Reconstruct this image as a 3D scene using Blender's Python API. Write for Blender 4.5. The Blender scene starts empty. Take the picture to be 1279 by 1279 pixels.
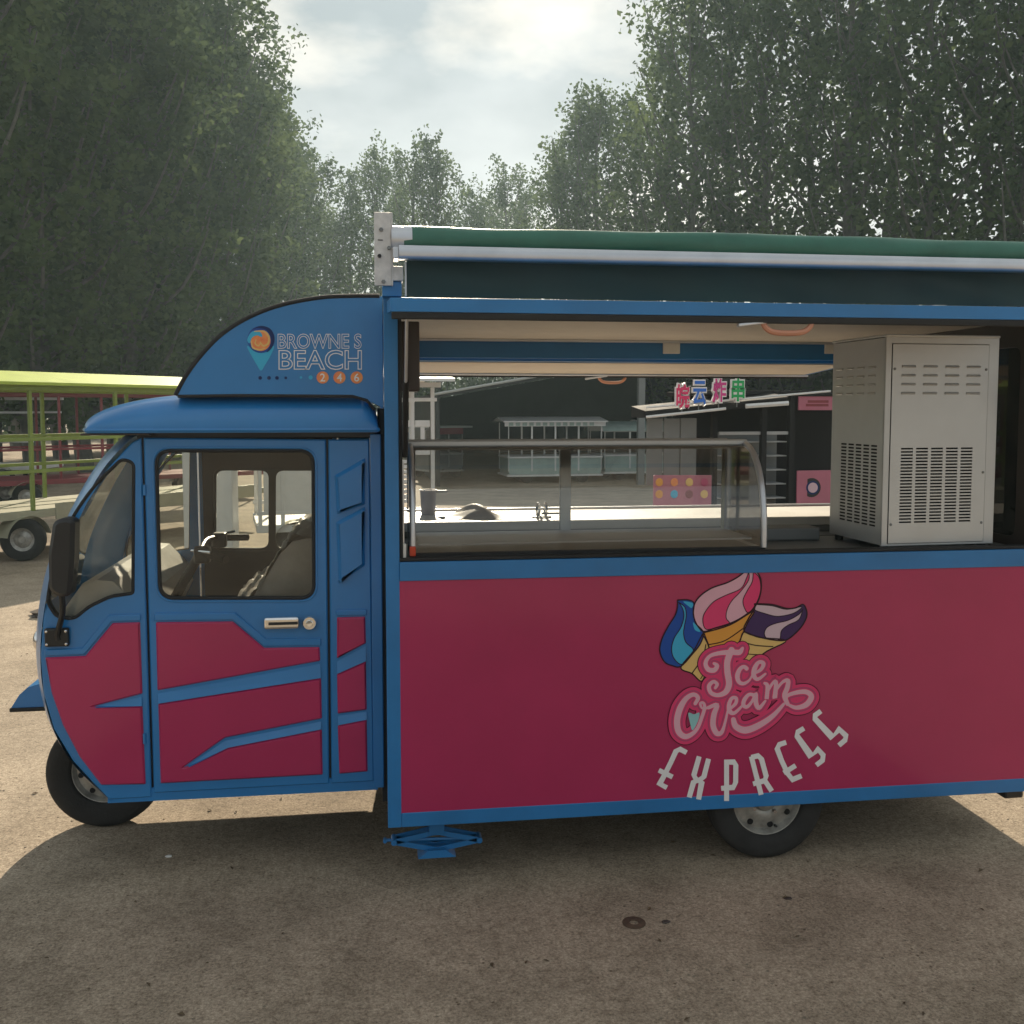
import bpy, bmesh, math, random
import numpy as np
from mathutils import Vector, Matrix
from mathutils.geometry import tessellate_polygon
random.seed(7); rng = np.random.default_rng(11)
S = bpy.context.scene
COL = S.collection
R = math.radians

# ------------------------------------------------------------------ camera
F = 1250.0; PSI = R(8); TH = R(4)
CAM = Vector((-.049, -3.76, 1.8)); PXC = 639.5; PYC = 510 + F*math.tan(TH)
s_, c_, st_, ct_ = math.sin(PSI), math.cos(PSI), math.sin(TH), math.cos(TH)
VR = Vector((c_, -s_, 0)); VF = Vector((s_*ct_, c_*ct_, -st_)); VU = Vector((s_*st_, c_*st_, ct_))
cam = bpy.data.cameras.new('camera'); co = bpy.data.objects.new('camera', cam); COL.objects.link(co)
cam.sensor_width = 36; cam.lens = 36*F/1279; cam.shift_y = -(639.5-PYC)/1279
cam.clip_start = .05; cam.clip_end = 2000
m = Matrix((VR, VU, -VF)).transposed().to_4x4(); m.translation = CAM; co.matrix_world = m
S.camera = co

# ------------------------------------------------------------------ sky and sun
SUN_EL = R(27.3); SUN_AZ = R(4)            # azimuth measured from +Y towards +X
sund = Vector((math.sin(SUN_AZ)*math.cos(SUN_EL), math.cos(SUN_AZ)*math.cos(SUN_EL), math.sin(SUN_EL)))
W = bpy.data.worlds.new('World'); S.world = W; W.use_nodes = True
nt = W.node_tree; N = nt.nodes; L = nt.links; N.clear()
out = N.new('ShaderNodeOutputWorld')
sky = N.new('ShaderNodeTexSky'); sky.sky_type = 'NISHITA'; sky.sun_disc = False
sky.sun_elevation = SUN_EL; sky.sun_rotation = SUN_AZ; sky.dust_density = 3.0; sky.air_density = 1.2
bgs = N.new('ShaderNodeBackground'); bgs.inputs[1].default_value = .10; L.new(sky.outputs[0], bgs.inputs[0])
tc = N.new('ShaderNodeTexCoord')
mp = N.new('ShaderNodeMapping'); mp.inputs['Scale'].default_value = (1, 1, 2.2); mp.inputs['Location'].default_value = (13, 2, 0); L.new(tc.outputs['Generated'], mp.inputs[0])
n1 = N.new('ShaderNodeTexNoise'); n1.inputs['Scale'].default_value = 2.6; n1.inputs['Detail'].default_value = 9; n1.inputs['Roughness'].default_value = .52
L.new(mp.outputs[0], n1.inputs['Vector'])
cr = N.new('ShaderNodeValToRGB'); cr.color_ramp.elements[0].position = .30; cr.color_ramp.elements[1].position = .56
cr.color_ramp.elements[0].color = (.82, .82, .82, 1); cr.color_ramp.elements[1].color = (1, 1, 1, 1)
L.new(n1.outputs[0], cr.inputs[0])
# cloud tone: grey bellies to white, thin veil brightest where the sun stands behind it
n2 = N.new('ShaderNodeTexNoise'); n2.inputs['Scale'].default_value = 1.7; n2.inputs['Detail'].default_value = 6
L.new(mp.outputs[0], n2.inputs['Vector'])
cc = N.new('ShaderNodeValToRGB'); cc.color_ramp.elements[0].position = .40; cc.color_ramp.elements[1].position = .62
cc.color_ramp.elements[0].color = (.37, .415, .435, 1); cc.color_ramp.elements[1].color = (.80, .82, .81, 1)
L.new(n2.outputs[0], cc.inputs[0])
dot = N.new('ShaderNodeVectorMath'); dot.operation = 'DOT_PRODUCT'; dot.inputs[1].default_value = sund
nrm = N.new('ShaderNodeVectorMath'); nrm.operation = 'NORMALIZE'; L.new(tc.outputs['Generated'], nrm.inputs[0]); L.new(nrm.outputs[0], dot.inputs[0])
mx = N.new('ShaderNodeMath'); mx.operation = 'MAXIMUM'; mx.inputs[1].default_value = 0; L.new(dot.outputs['Value'], mx.inputs[0])
pw = N.new('ShaderNodeMath'); pw.operation = 'POWER'; pw.inputs[1].default_value = 30; L.new(mx.outputs[0], pw.inputs[0])
gl = N.new('ShaderNodeMath'); gl.operation = 'MULTIPLY_ADD'; gl.inputs[1].default_value = .32; gl.inputs[2].default_value = .64; L.new(pw.outputs[0], gl.inputs[0])
bgc = N.new('ShaderNodeBackground'); L.new(cc.outputs[0], bgc.inputs[0]); L.new(gl.outputs[0], bgc.inputs[1])
ms = N.new('ShaderNodeMixShader'); L.new(cr.outputs[0], ms.inputs[0]); L.new(bgs.outputs[0], ms.inputs[1]); L.new(bgc.outputs[0], ms.inputs[2])
L.new(ms.outputs[0], out.inputs[0])
sl = bpy.data.lights.new('sun', 'SUN'); sl.energy = 4.8; sl.angle = R(.6); sl.color = (1, .86, .66)
so = bpy.data.objects.new('sun', sl); COL.objects.link(so); so.rotation_euler = (-sund).to_track_quat('-Z', 'Y').to_euler(); so.location = (0, 20, 30)
S.view_settings.view_transform = 'Standard'; S.view_settings.look = 'None'; S.view_settings.gamma = 1; S.view_settings.exposure = 0.65
S.render.engine = 'CYCLES'
try:
    S.cycles.max_bounces = 4; S.cycles.diffuse_bounces = 2; S.cycles.glossy_bounces = 3; S.cycles.transparent_max_bounces = 10; S.cycles.transmission_bounces = 6
    S.cycles.use_light_tree = False; S.cycles.caustics_reflective = False; S.cycles.caustics_refractive = False; S.cycles.sample_clamp_indirect = 6
except Exception: pass

# ------------------------------------------------------------------ photo pixel -> point on a known plane
def at(px, py, Y=None, Z=None, X=None, D=None):
    d = VF*F + VR*(px-PXC) - VU*(py-PYC)
    if Y is not None: t = (Y-CAM.y)/d.y
    elif Z is not None: t = (Z-CAM.z)/d.z
    elif X is not None: t = (X-CAM.x)/d.x
    else: t = D/(d.x*s_+d.y*c_)
    return CAM + d*t
def xz(px, py, Y):
    p = at(px, py, Y=Y); return (p.x, p.z)

# ------------------------------------------------------------------ materials
MATS = {}
def pmat(name, col, rough=.5, metal=0., var=.08, vs=5., bump=0., bs=150., coat=0., spec=.5, col2=None, emit=None):
    if name in MATS: return MATS[name]
    m = bpy.data.materials.new(name); m.use_nodes = True; MATS[name] = m
    nt = m.node_tree; N = nt.nodes; L = nt.links; b = N['Principled BSDF']
    b.inputs['Metallic'].default_value = metal; b.inputs['Specular IOR Level'].default_value = spec
    b.inputs['Coat Weight'].default_value = coat; b.inputs['Coat Roughness'].default_value = .12
    tc = N.new('ShaderNodeTexCoord')
    n = N.new('ShaderNodeTexNoise'); n.inputs['Scale'].default_value = vs; n.inputs['Detail'].default_value = 7; n.inputs['Roughness'].default_value = .6
    L.new(tc.outputs['Object'], n.inputs['Vector'])
    r = N.new('ShaderNodeValToRGB'); r.color_ramp.elements[0].position = .3; r.color_ramp.elements[1].position = .7
    a = tuple(max(0, c*(1-var)) for c in col); z = tuple(min(1, c*(1+var)) for c in (col2 or col))
    r.color_ramp.elements[0].color = (*a, 1); r.color_ramp.elements[1].color = (*z, 1)
    L.new(n.outputs[0], r.inputs[0]); L.new(r.outputs[0], b.inputs['Base Color'])
    mr = N.new('ShaderNodeMapRange'); mr.inputs['To Min'].default_value = max(0, rough*.8); mr.inputs['To Max'].default_value = min(1, rough*1.25)
    L.new(n.outputs[0], mr.inputs['Value']); L.new(mr.outputs[0], b.inputs['Roughness'])
    if bump:
        n3 = N.new('ShaderNodeTexNoise'); n3.inputs['Scale'].default_value = bs; n3.inputs['Detail'].default_value = 4
        L.new(tc.outputs['Object'], n3.inputs['Vector'])
        bp = N.new('ShaderNodeBump'); bp.inputs['Strength'].default_value = bump; bp.inputs['Distance'].default_value = .01
        L.new(n3.outputs[0], bp.inputs['Height']); L.new(bp.outputs[0], b.inputs['Normal'])
    return m
def glass(name, tint=(.9, .95, .95), dust=.03, refl=1.0, ior=1.45):
    m = bpy.data.materials.new(name); m.use_nodes = True; nt = m.node_tree; N = nt.nodes; L = nt.links; N.clear()
    o = N.new('ShaderNodeOutputMaterial'); t = N.new('ShaderNodeBsdfTransparent'); t.inputs[0].default_value = (*tint, 1)
    g = N.new('ShaderNodeBsdfGlossy'); g.inputs['Roughness'].default_value = .02
    f = N.new('ShaderNodeFresnel'); f.inputs[0].default_value = ior
    k = N.new('ShaderNodeMath'); k.operation = 'MULTIPLY'; k.inputs[1].default_value = refl; L.new(f.outputs[0], k.inputs[0])
    a = N.new('ShaderNodeMixShader'); L.new(k.outputs[0], a.inputs[0]); L.new(t.outputs[0], a.inputs[1]); L.new(g.outputs[0], a.inputs[2])
    d = N.new('ShaderNodeBsdfDiffuse'); d.inputs[0].default_value = (.62, .60, .55, 1)
    tc = N.new('ShaderNodeTexCoord'); n = N.new('ShaderNodeTexNoise'); n.inputs['Scale'].default_value = 7; n.inputs['Detail'].default_value = 8
    L.new(tc.outputs['Object'], n.inputs['Vector'])
    mr = N.new('ShaderNodeMapRange'); mr.inputs['From Min'].default_value = .35; mr.inputs['From Max'].default_value = .7
    mr.inputs['To Min'].default_value = dust*.3; mr.inputs['To Max'].default_value = dust*1.8; L.new(n.outputs[0], mr.inputs['Value'])
    b = N.new('ShaderNodeMixShader'); L.new(mr.outputs[0], b.inputs[0]); L.new(a.outputs[0], b.inputs[1]); L.new(d.outputs[0], b.inputs[2])
    L.new(b.outputs[0], o.inputs[0]); return m
M_BLUE = pmat('blue_paint', (.018, .185, .47), .32, coat=.4, var=.10, vs=3, bump=.02, bs=9)
M_BLUE2 = pmat('blue_frame_paint', (.018, .175, .44), .38, coat=.12, var=.12, vs=4, bump=.03, bs=14)
M_PINK = pmat('crimson_paint', (.42, .020, .100), .33, spec=.3, coat=.6, var=.07, vs=2.5, bump=.035, bs=3)
M_CREAM = pmat('cream_sheet', (.66, .58, .50), .5, var=.06)
M_WHITE = pmat('white_laminate', (.78, .77, .74), .4, var=.05)
M_BLACK = pmat('black_plastic', (.012, .012, .013), .42, var=.3)
M_RUB = pmat('black_rubber', (.018, .017, .017), .75, var=.3, vs=20, bump=.1, bs=60)
M_TYRE = pmat('tyre_rubber', (.022, .021, .02), .8, var=.45, vs=14, bump=.25, bs=80)
M_RIM = pmat('rim_paint', (.40, .385, .35), .4, metal=.5, var=.35, vs=20)
M_CHR = pmat('chrome', (.8, .8, .8), .12, metal=1, var=.05)
M_STEEL = pmat('brushed_steel', (.54, .55, .55), .36, metal=.4, var=.06, vs=4)
M_ALU = pmat('aluminium', (.62, .63, .66), .3, metal=.7, var=.08, vs=8)
M_GALV = pmat('galvanised_steel', (.62, .60, .58), .5, metal=.4, var=.18, vs=25)
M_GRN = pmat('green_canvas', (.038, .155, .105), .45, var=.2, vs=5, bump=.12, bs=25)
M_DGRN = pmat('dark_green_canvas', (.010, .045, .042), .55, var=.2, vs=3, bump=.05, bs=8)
M_DARK = pmat('dark_void', (.008, .008, .009), .8, var=.2)
M_GREY = pmat('grey_sheet_metal', (.20, .21, .21), .45, metal=.2, var=.1)
M_LGREY = pmat('light_grey_sheet', (.42, .43, .44), .45, var=.08)
M_BRN = pmat('brown_plastic', (.055, .040, .034), .5, var=.15)
M_ORG = pmat('salmon_handle', (.55, .25, .16), .5, var=.1)
M_RED = pmat('red_lens', (.62, .06, .02), .3, var=.1)
M_WRAP = pmat('dusty_plastic_wrap', (.36, .33, .30), .35, var=.18, vs=9, bump=.3, bs=16)
M_SEATW = pmat('pale_wrap', (.62, .59, .54), .35, var=.15, vs=9, bump=.3, bs=14)
M_GLASS = glass('clear_glass', (.97, .98, .98), .012, .9)
M_CGLASS = glass('cab_glass', (.94, .95, .93), .014, .9)
M_CASEG = glass('case_glass', (.97, .985, .985), .02, 1.25, 1.75)
M_TINT = glass('tinted_glass', (.30, .32, .30), .06, 1.0)
P_WHITE = pmat('print_white', (.82, .79, .79), .45, spec=.22, var=.04)
P_PALE = pmat('print_pale_pink', (.74, .40, .48), .45, spec=.22, var=.04)
P_HOT = pmat('print_hot_pink', (.74, .055, .17), .45, spec=.22, var=.04)
P_ROSE = pmat('print_rose', (.46, .075, .17), .45, spec=.22, var=.04)
P_BLACK = pmat('print_black', (.03, .008, .014), .45, spec=.22, var=.1)
P_BLUE = pmat('print_deep_blue', (.02, .08, .36), .45, spec=.22, var=.04)
P_CYAN = pmat('print_cyan', (.06, .42, .66), .45, spec=.22, var=.04)
P_PURP = pmat('print_purple', (.065, .03, .11), .45, spec=.22, var=.04)
P_LILAC = pmat('print_lilac', (.64, .46, .52), .45, spec=.22, var=.04)
P_ORNG = pmat('print_orange', (.74, .33, .06), .45, spec=.22, var=.04)
P_TAN = pmat('print_wafer', (.76, .50, .18), .45, spec=.22, var=.04)
P_TEAL = pmat('print_teal', (.30, .55, .56), .45, spec=.22, var=.04)
P_NAVY = pmat('print_navy', (.012, .03, .12), .45, spec=.22, var=.04)
P_CORAL = pmat('print_coral', (.80, .20, .09), .45, spec=.22, var=.05, col2=(.85, .36, .12), vs=30)

# ------------------------------------------------------------------ mesh helpers
class MB:
    def __init__(s): s.v = []; s.f = []
    def add(s, vs, fs):
        o = len(s.v); s.v += [tuple(v) for v in vs]; s.f += [tuple(i+o for i in f) for f in fs]; return s
    def box(s, x0, x1, y0, y1, z0, z1, b=0.0, M=None):
        if b <= 0:
            vs = [(x, y, z) for x in (x0, x1) for y in (y0, y1) for z in (z0, z1)]
            fs = [(0, 1, 3, 2), (4, 6, 7, 5), (0, 4, 5, 1), (2, 3, 7, 6), (0, 2, 6, 4), (1, 5, 7, 3)]
        else:
            bm = bmesh.new(); bmesh.ops.create_cube(bm, size=1)
            for v in bm.verts:
                v.co = ((x0+x1)/2+v.co.x*(x1-x0), (y0+y1)/2+v.co.y*(y1-y0), (z0+z1)/2+v.co.z*(z1-z0))
            bmesh.ops.bevel(bm, geom=bm.edges[:], offset=min(b, .49*min(x1-x0, y1-y0, z1-z0)), segments=2, affect='EDGES', profile=.5)
            bm.verts.index_update(); vs = [v.co[:] for v in bm.verts]; fs = [[v.index for v in f.verts] for f in bm.faces]; bm.free()
        if M is not None: vs = [M @ Vector(v) for v in vs]
        return s.add(vs, fs)
    def tube(s, pts, r, n=10, caps=True, closed=False):
        pts = [Vector(p) for p in pts]; k = len(pts); rs = r if isinstance(r, (list, tuple)) else [r]*k
        vs = []; prev = None
        for i in range(k):
            if closed: t = pts[(i+1) % k]-pts[i-1]
            else: t = pts[min(i+1, k-1)]-pts[max(i-1, 0)]
            t.normalize()
            if prev is None:
                a = Vector((0, 0, 1)) if abs(t.z) < .9 else Vector((1, 0, 0)); u = t.cross(a).normalized()
            else: u = (prev - t*prev.dot(t)).normalized()
            prev = u; w = t.cross(u)
            for j in range(n):
                a = 2*math.pi*j/n; vs.append(pts[i]+(u*math.cos(a)+w*math.sin(a))*rs[i])
        fs = []
        for i in range(k if closed else k-1):
            for j in range(n):
                a, b = i*n+j, i*n+(j+1) % n; c, d = ((i+1) % k)*n+(j+1) % n, ((i+1) % k)*n+j; fs.append((a, b, c, d))
        if caps and not closed: fs += [tuple(range(n-1, -1, -1)), tuple(range((k-1)*n, k*n))]
        return s.add(vs, fs)
    def lathe(s, prof, c, axis='Y', n=36, closed=False):
        vs = []; fs = []; k = len(prof); c = Vector(c)
        for j in range(n):
            a = 2*math.pi*j/n
            for (r, h) in prof:
                p = Vector((r*math.cos(a), h, r*math.sin(a))) if axis == 'Y' else Vector((r*math.cos(a), r*math.sin(a), h)) if axis == 'Z' else Vector((h, r*math.cos(a), r*math.sin(a)))
                vs.append(c+p)
        for j in range(n):
            for i in range(k if closed else k-1):
                a = j*k+i; b = j*k+(i+1) % k; c2 = ((j+1) % n)*k+(i+1) % k; d = ((j+1) % n)*k+i; fs.append((a, b, c2, d))
        return s.add(vs, fs)
    def prism(s, poly, y0, y1):            # (x,z) outline swept along Y
        k = len(poly); vs = [(x, y0, z) for x, z in poly]+[(x, y1, z) for x, z in poly]
        return s.add(vs, [tuple(range(k)), tuple(range(2*k-1, k-1, -1))]+[(i, (i+1) % k, k+(i+1) % k, k+i) for i in range(k)])
    def plate(s, outer, holes, y, depth, ch=.003, fn=None):
        def area(p): return sum(p[i][0]*p[(i+1) % len(p)][1]-p[(i+1) % len(p)][0]*p[i][1] for i in range(len(p)))
        loops = [list(outer) if area(outer) > 0 else list(outer)[::-1]]+[list(h) if area(h) < 0 else list(h)[::-1] for h in holes]
        fn = fn or (lambda u, w, v: (u, w, v))
        ins = [inset(l, ch) for l in loops] if ch else loops
        sg = 1 if depth > 0 else -1
        vs = []; fs = []; offs = []
        for l, i in zip(loops, ins):
            k = len(l); o = len(vs); offs.append(o)
            vs += [(x, y, z) for x, z in i]+[(x, y+sg*ch, z) for x, z in l]+[(x, y+depth, z) for x, z in l]
            for a in range(k):
                b = (a+1) % k; fs += [(o+a, o+b, o+k+b, o+k+a), (o+k+a, o+k+b, o+2*k+b, o+2*k+a)]
        for lay, src in ((0, ins), (2, loops)):
            flat = []; idx = []
            for li, l in enumerate(src):
                flat.append([Vector((p[0], p[1], 0)) for p in l]); idx += [offs[li]+lay*len(l)+q for q in range(len(l))]
            for t in tessellate_polygon(flat): fs.append(tuple(idx[q] for q in t))
        return s.add([fn(*v) for v in vs], fs)
    def build(s, name, mat, parent=None, smooth=False, fix=True, ang=None):
        me = bpy.data.meshes.new(name); off = Vector((0, 0, 0)); q = parent
        while q is not None: off += q.location; q = q.parent
        me.from_pydata([(v[0]-off.x, v[1]-off.y, v[2]-off.z) for v in s.v], [], s.f)
        if fix:
            bm = bmesh.new(); bm.from_mesh(me); bmesh.ops.delete(bm, geom=[v for v in bm.verts if not v.link_faces], context='VERTS')
            bmesh.ops.recalc_face_normals(bm, faces=bm.faces[:]); bm.to_mesh(me); bm.free()
        me.materials.append(mat); o = bpy.data.objects.new(name, me); COL.objects.link(o)
        if smooth:
            me.shade_smooth()
            try: me.set_sharp_from_angle(angle=R(ang or 40))
            except Exception: pass
        if parent is not None: o.parent = parent
        return o
def inset(l, d):
    k = len(l); r = []
    for i in range(k):
        a, b, c = Vector(l[i-1]), Vector(l[i]), Vector(l[(i+1) % k])
        e1 = (b-a); e2 = (c-b)
        if e1.length < 1e-9 or e2.length < 1e-9: r.append(tuple(b)); continue
        e1.normalize(); e2.normalize(); n1 = Vector((-e1.y, e1.x)); n2 = Vector((-e2.y, e2.x))
        q = max(.3, 1+n1.dot(n2)); r.append(tuple(b+(n1+n2)/q*d))
    return r
def rpoly(pts, rad, n=6):
    k = len(pts); out = []
    for i in range(k):
        a, b, c = Vector(pts[i-1]), Vector(pts[i]), Vector(pts[(i+1) % k])
        r = rad[i] if isinstance(rad, (list, tuple)) else rad
        r = min(r, .48*(a-b).length, .48*(c-b).length)
        if r < 1e-6: out.append(tuple(b)); continue
        p = b+(a-b).normalized()*r; q = b+(c-b).normalized()*r
        for j in range(n+1):
            t = j/n; out.append(tuple(p*(1-t)**2+b*2*t*(1-t)+q*t*t))
    return out
def smooth_path(pts, n=6, closed=False):
    pts = [Vector(p) for p in pts]; k = len(pts); out = []
    for i in range(k if closed else k-1):
        g = (lambda j: pts[j % k]) if closed else (lambda j: pts[min(max(j, 0), k-1)])
        p0, p1, p2, p3 = g(i-1), g(i), g(i+1), g(i+2)
        for j in range(n):
            t = j/n; out.append(.5*((2*p1)+(p2-p0)*t+(2*p0-5*p1+4*p2-p3)*t*t+(3*p1-p0-3*p2+p3)*t**3))
    if not closed: out.append(pts[-1])
    return out
def tag(o, label, cat, group=None):
    o['label'] = label; o['category'] = cat
    if group: o['group'] = group
    return o
def thing(name, label, cat, loc=(0, 0, 0), group=None):
    o = bpy.data.objects.new(name, None); COL.objects.link(o); o.location = loc; o.empty_display_size = .1
    return tag(o, label, cat, group)
def struct(o): o['kind'] = 'structure'; return o
def stuff(o): o['kind'] = 'stuff'; return o
def box(name, mat, parent, *a, b=.003, **k): return MB().box(*a, b=b, **k).build(name, mat, parent)

# ------------------------------------------------------------------ ground
def ground_mat():
    m = bpy.data.materials.new('dusty_concrete'); m.use_nodes = True; nt = m.node_tree; N = nt.nodes; L = nt.links; b = N['Principled BSDF']
    tc = N.new('ShaderNodeTexCoord')
    def noise(sc, det=6, ro=.6):
        n = N.new('ShaderNodeTexNoise'); n.inputs['Scale'].default_value = sc; n.inputs['Detail'].default_value = det; n.inputs['Roughness'].default_value = ro
        L.new(tc.outputs['Object'], n.inputs['Vector']); return n
    def ramp(src, p0, c0, p1, c1):
        r = N.new('ShaderNodeValToRGB'); e = r.color_ramp.elements; e[0].position = p0; e[0].color = (*c0, 1); e[1].position = p1; e[1].color = (*c1, 1)
        L.new(src, r.inputs[0]); return r
    def mul(a, c, f=1.0):
        x = N.new('ShaderNodeMix'); x.data_type = 'RGBA'; x.blend_type = 'MULTIPLY'; x.inputs[0].default_value = f
        L.new(a, x.inputs[6]); L.new(c, x.inputs[7]); return x.outputs[2]
    base = ramp(noise(.55, 8).outputs[0], .32, (.42, .35, .265), .7, (.57, .475, .36))
    fine = ramp(noise(95, 6, .8).outputs[0], .36, (.44, .41, .39), .64, (1.18, 1.16, 1.14))
    agg = ramp(noise(32, 6, .8).outputs[0], .36, (.66, .64, .62), .55, (1.05, 1.05, 1.05))
    st = ramp(noise(2.3, 9, .78).outputs[0], .33, (.62, .61, .59), .56, (1, 1, 1))
    vo = N.new('ShaderNodeTexVoronoi'); vo.inputs['Scale'].default_value = 26; L.new(tc.outputs['Object'], vo.inputs['Vector'])
    chips = ramp(vo.outputs['Distance'], .07, (.34, .30, .26), .17, (1, 1, 1))
    sel = ramp(noise(11, 3).outputs[0], .50, (0, 0, 0), .58, (1, 1, 1))
    cm = N.new('ShaderNodeMix'); cm.data_type = 'RGBA'; cm.inputs[6].default_value = (1, 1, 1, 1); L.new(sel.outputs[0], cm.inputs[0]); L.new(chips.outputs[0], cm.inputs[7])
    c = mul(mul(mul(mul(base.outputs[0], fine.outputs[0]), agg.outputs[0]), st.outputs[0]), cm.outputs[2])
    L.new(c, b.inputs['Base Color']); b.inputs['Roughness'].default_value = .88; b.inputs['Specular IOR Level'].default_value = .25
    bp = N.new('ShaderNodeBump'); bp.inputs['Strength'].default_value = .75; bp.inputs['Distance'].default_value = .008
    L.new(noise(60, 8, .75).outputs[0], bp.inputs['Height']); L.new(bp.outputs[0], b.inputs['Normal']); return m
g = MB(); g.add([(-260, -60, 0), (260, -60, 0), (260, 360, 0), (-260, 360, 0)], [(0, 1, 2, 3)])
struct(g.build('ground', ground_mat()))

# ------------------------------------------------------------------ trees
def leaf_mat(name, c1, c2):
    m = bpy.data.materials.new(name); m.use_nodes = True; nt = m.node_tree; N = nt.nodes; L = nt.links; N.clear()
    o = N.new('ShaderNodeOutputMaterial'); tc = N.new('ShaderNodeTexCoord')
    n = N.new('ShaderNodeTexNoise'); n.inputs['Scale'].default_value = .9; n.inputs['Detail'].default_value = 6; L.new(tc.outputs['Object'], n.inputs['Vector'])
    r = N.new('ShaderNodeValToRGB'); r.color_ramp.elements[0].position = .3; r.color_ramp.elements[1].position = .7
    r.color_ramp.elements[0].color = (*c1, 1); r.color_ramp.elements[1].color = (*c2, 1); L.new(n.outputs[0], r.inputs[0])
    p = N.new('ShaderNodeBsdfDiffuse'); L.new(r.outputs[0], p.inputs[0])
    t = N.new('ShaderNodeBsdfTranslucent'); L.new(r.outputs[0], t.inputs[0])
    x = N.new('ShaderNodeMixShader'); x.inputs[0].default_value = .42; L.new(p.outputs[0], x.inputs[1]); L.new(t.outputs[0], x.inputs[2]); L.new(x.outputs[0], o.inputs[0]); return m
M_LEAF = leaf_mat('poplar_leaf', (.055, .085, .048), (.15, .20, .085))
M_LEAF2 = leaf_mat('shrub_leaf', (.035, .055, .025), (.08, .105, .04))
M_BARK = pmat('poplar_bark', (.115, .11, .095), .9, var=.4, vs=3, bump=.6, bs=12)

def leaf_cloud(cent, rad, per, size, rg):
    """quads scattered round clump centres"""
    n = len(cent)*per; c = np.repeat(cent, per, 0); r = np.repeat(rad, per, 0)
    d = rg.normal(size=(n, 3)); d /= np.linalg.norm(d, axis=1)[:, None]; d *= (rg.random(n)**.45)[:, None]
    p = c+d*r
    a = rg.normal(size=(n, 3)); a /= np.linalg.norm(a, axis=1)[:, None]
    b = np.cross(a, rg.normal(size=(n, 3))); b /= np.linalg.norm(b, axis=1)[:, None]
    sz = size*(.6+.8*rg.random(n))[:, None]
    v = np.stack([p-a*sz*.62, p+b*sz*.42, p+a*sz*.62, p-b*sz*.42], 1).reshape(-1, 3)
    return v
def quads_mesh(name, v, mat):
    k = len(v)//4; me = bpy.data.meshes.new(name); me.vertices.add(len(v)); me.vertices.foreach_set('co', v.astype(np.float32).ravel())
    me.loops.add(4*k); me.loops.foreach_set('vertex_index', np.arange(4*k, dtype=np.int32))
    me.polygons.add(k); me.polygons.foreach_set('loop_start', np.arange(0, 4*k, 4, dtype=np.int32)); me.polygons.foreach_set('loop_total', np.full(k, 4, dtype=np.int32))
    me.update(); me.materials.append(mat); return me
LEAF = .165
def poplar(seed, width, nl, per, open_=0.):
    """a unit-ish poplar 18 m tall: returns trunk mesh (with limbs) and crown mesh"""
    rg = np.random.default_rng(seed); H = 18.0; tb = MB(); cents = []; rads = []
    tr = [(rg.normal()*.12*(i > 0), rg.normal()*.12*(i > 0), H*.96*i/9) for i in range(10)]
    tb.tube(tr, [.20*(1-i/9)**.8+.018 for i in range(10)], 8)
    trv = [Vector(t) for t in tr]
    def trunk_at(z):
        f = min(max(z/(H*.96)*9, 0), 8.999); i = int(f); return trv[i].lerp(trv[i+1], f-i)
    for j in range(nl):
        z0 = H*(.07+.86*(j+rg.random())/nl); az = j*2.4+rg.normal()*.4
        env = width*(.55+.75*math.sin(math.pi*min(1, (z0/H-.05)/.95)**.75))*(1 if z0 < H*.8 else .75)
        ln = env*(.75+.55*rg.random()); rise = ln*(1.0+.9*rg.random())
        p0 = trunk_at(z0); tip = p0+Vector((math.cos(az)*ln, math.sin(az)*ln, rise*(1 if z0 < .75*H else 1.3)))
        if tip.z > H*1.04: tip.z = H*(1.0+.05*rg.random())
        mid = p0.lerp(tip, .5)+Vector((math.cos(az)*ln*.16, math.sin(az)*ln*.16, -rise*.10))
        pth = smooth_path([p0, mid, tip], 4); r0 = .075*(1-z0/H)+.022
        tb.tube(pth, [r0*(1-q/len(pth))+.006 for q in range(len(pth))], 5, caps=False)
        for q, t in enumerate((.3, .48, .64, .78, .9, 1.0)):
            if rg.random() < open_*(1.3-t): continue
            b = p0.lerp(mid, t*2) if t < .5 else mid.lerp(tip, t*2-1)
            o = rg.normal(size=3)*np.array([.38, .38, .30])*(.5+ln*.25)
            cents.append(np.array(b)+o); k = .36+.26*rg.random(); rads.append(np.array([k, k, k*1.45]))
    for q in range(7):
        cents.append(np.array([rg.normal()*.12, rg.normal()*.12, H*(.86+.155*q/6)])); k = .42-.035*q; rads.append(np.array([k, k, k*1.7]))
    v = leaf_cloud(np.array(cents), np.array(rads), per, LEAF, rg)
    o = tb.build('tmp', M_BARK, smooth=True); tm = o.data; bpy.data.objects.remove(o)
    return tm, quads_mesh('crown', v, M_LEAF)
VAR_D = [poplar(21, 1.6, 84, 40, .08), poplar(22, 1.4, 80, 40, .10), poplar(23, 1.75, 86, 38, .08)]
VAR_O = [poplar(31, 1.5, 60, 26, .36), poplar(32, 1.3, 56, 26, .40), poplar(33, 1.6, 62, 25, .36)]
def tree(px, D, ytop, var, wx, label, group):
    p = at(px, 510, D=D); h = 1.8+(510-ytop)/F*D; k = h/18.4
    t = thing('poplar_tree', label, 'tree', (p.x, p.y, 0), group); t.rotation_euler.z = random.random()*6.28; t.scale = (k*wx, k*wx, k)
    for nm, me in (('trunk', var[0]), ('crown', var[1])):
        o = bpy.data.objects.new(nm, me); COL.objects.link(o); o.parent = t
GL = 'tall dense poplar in the leafy row behind the lime-green cart'
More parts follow.
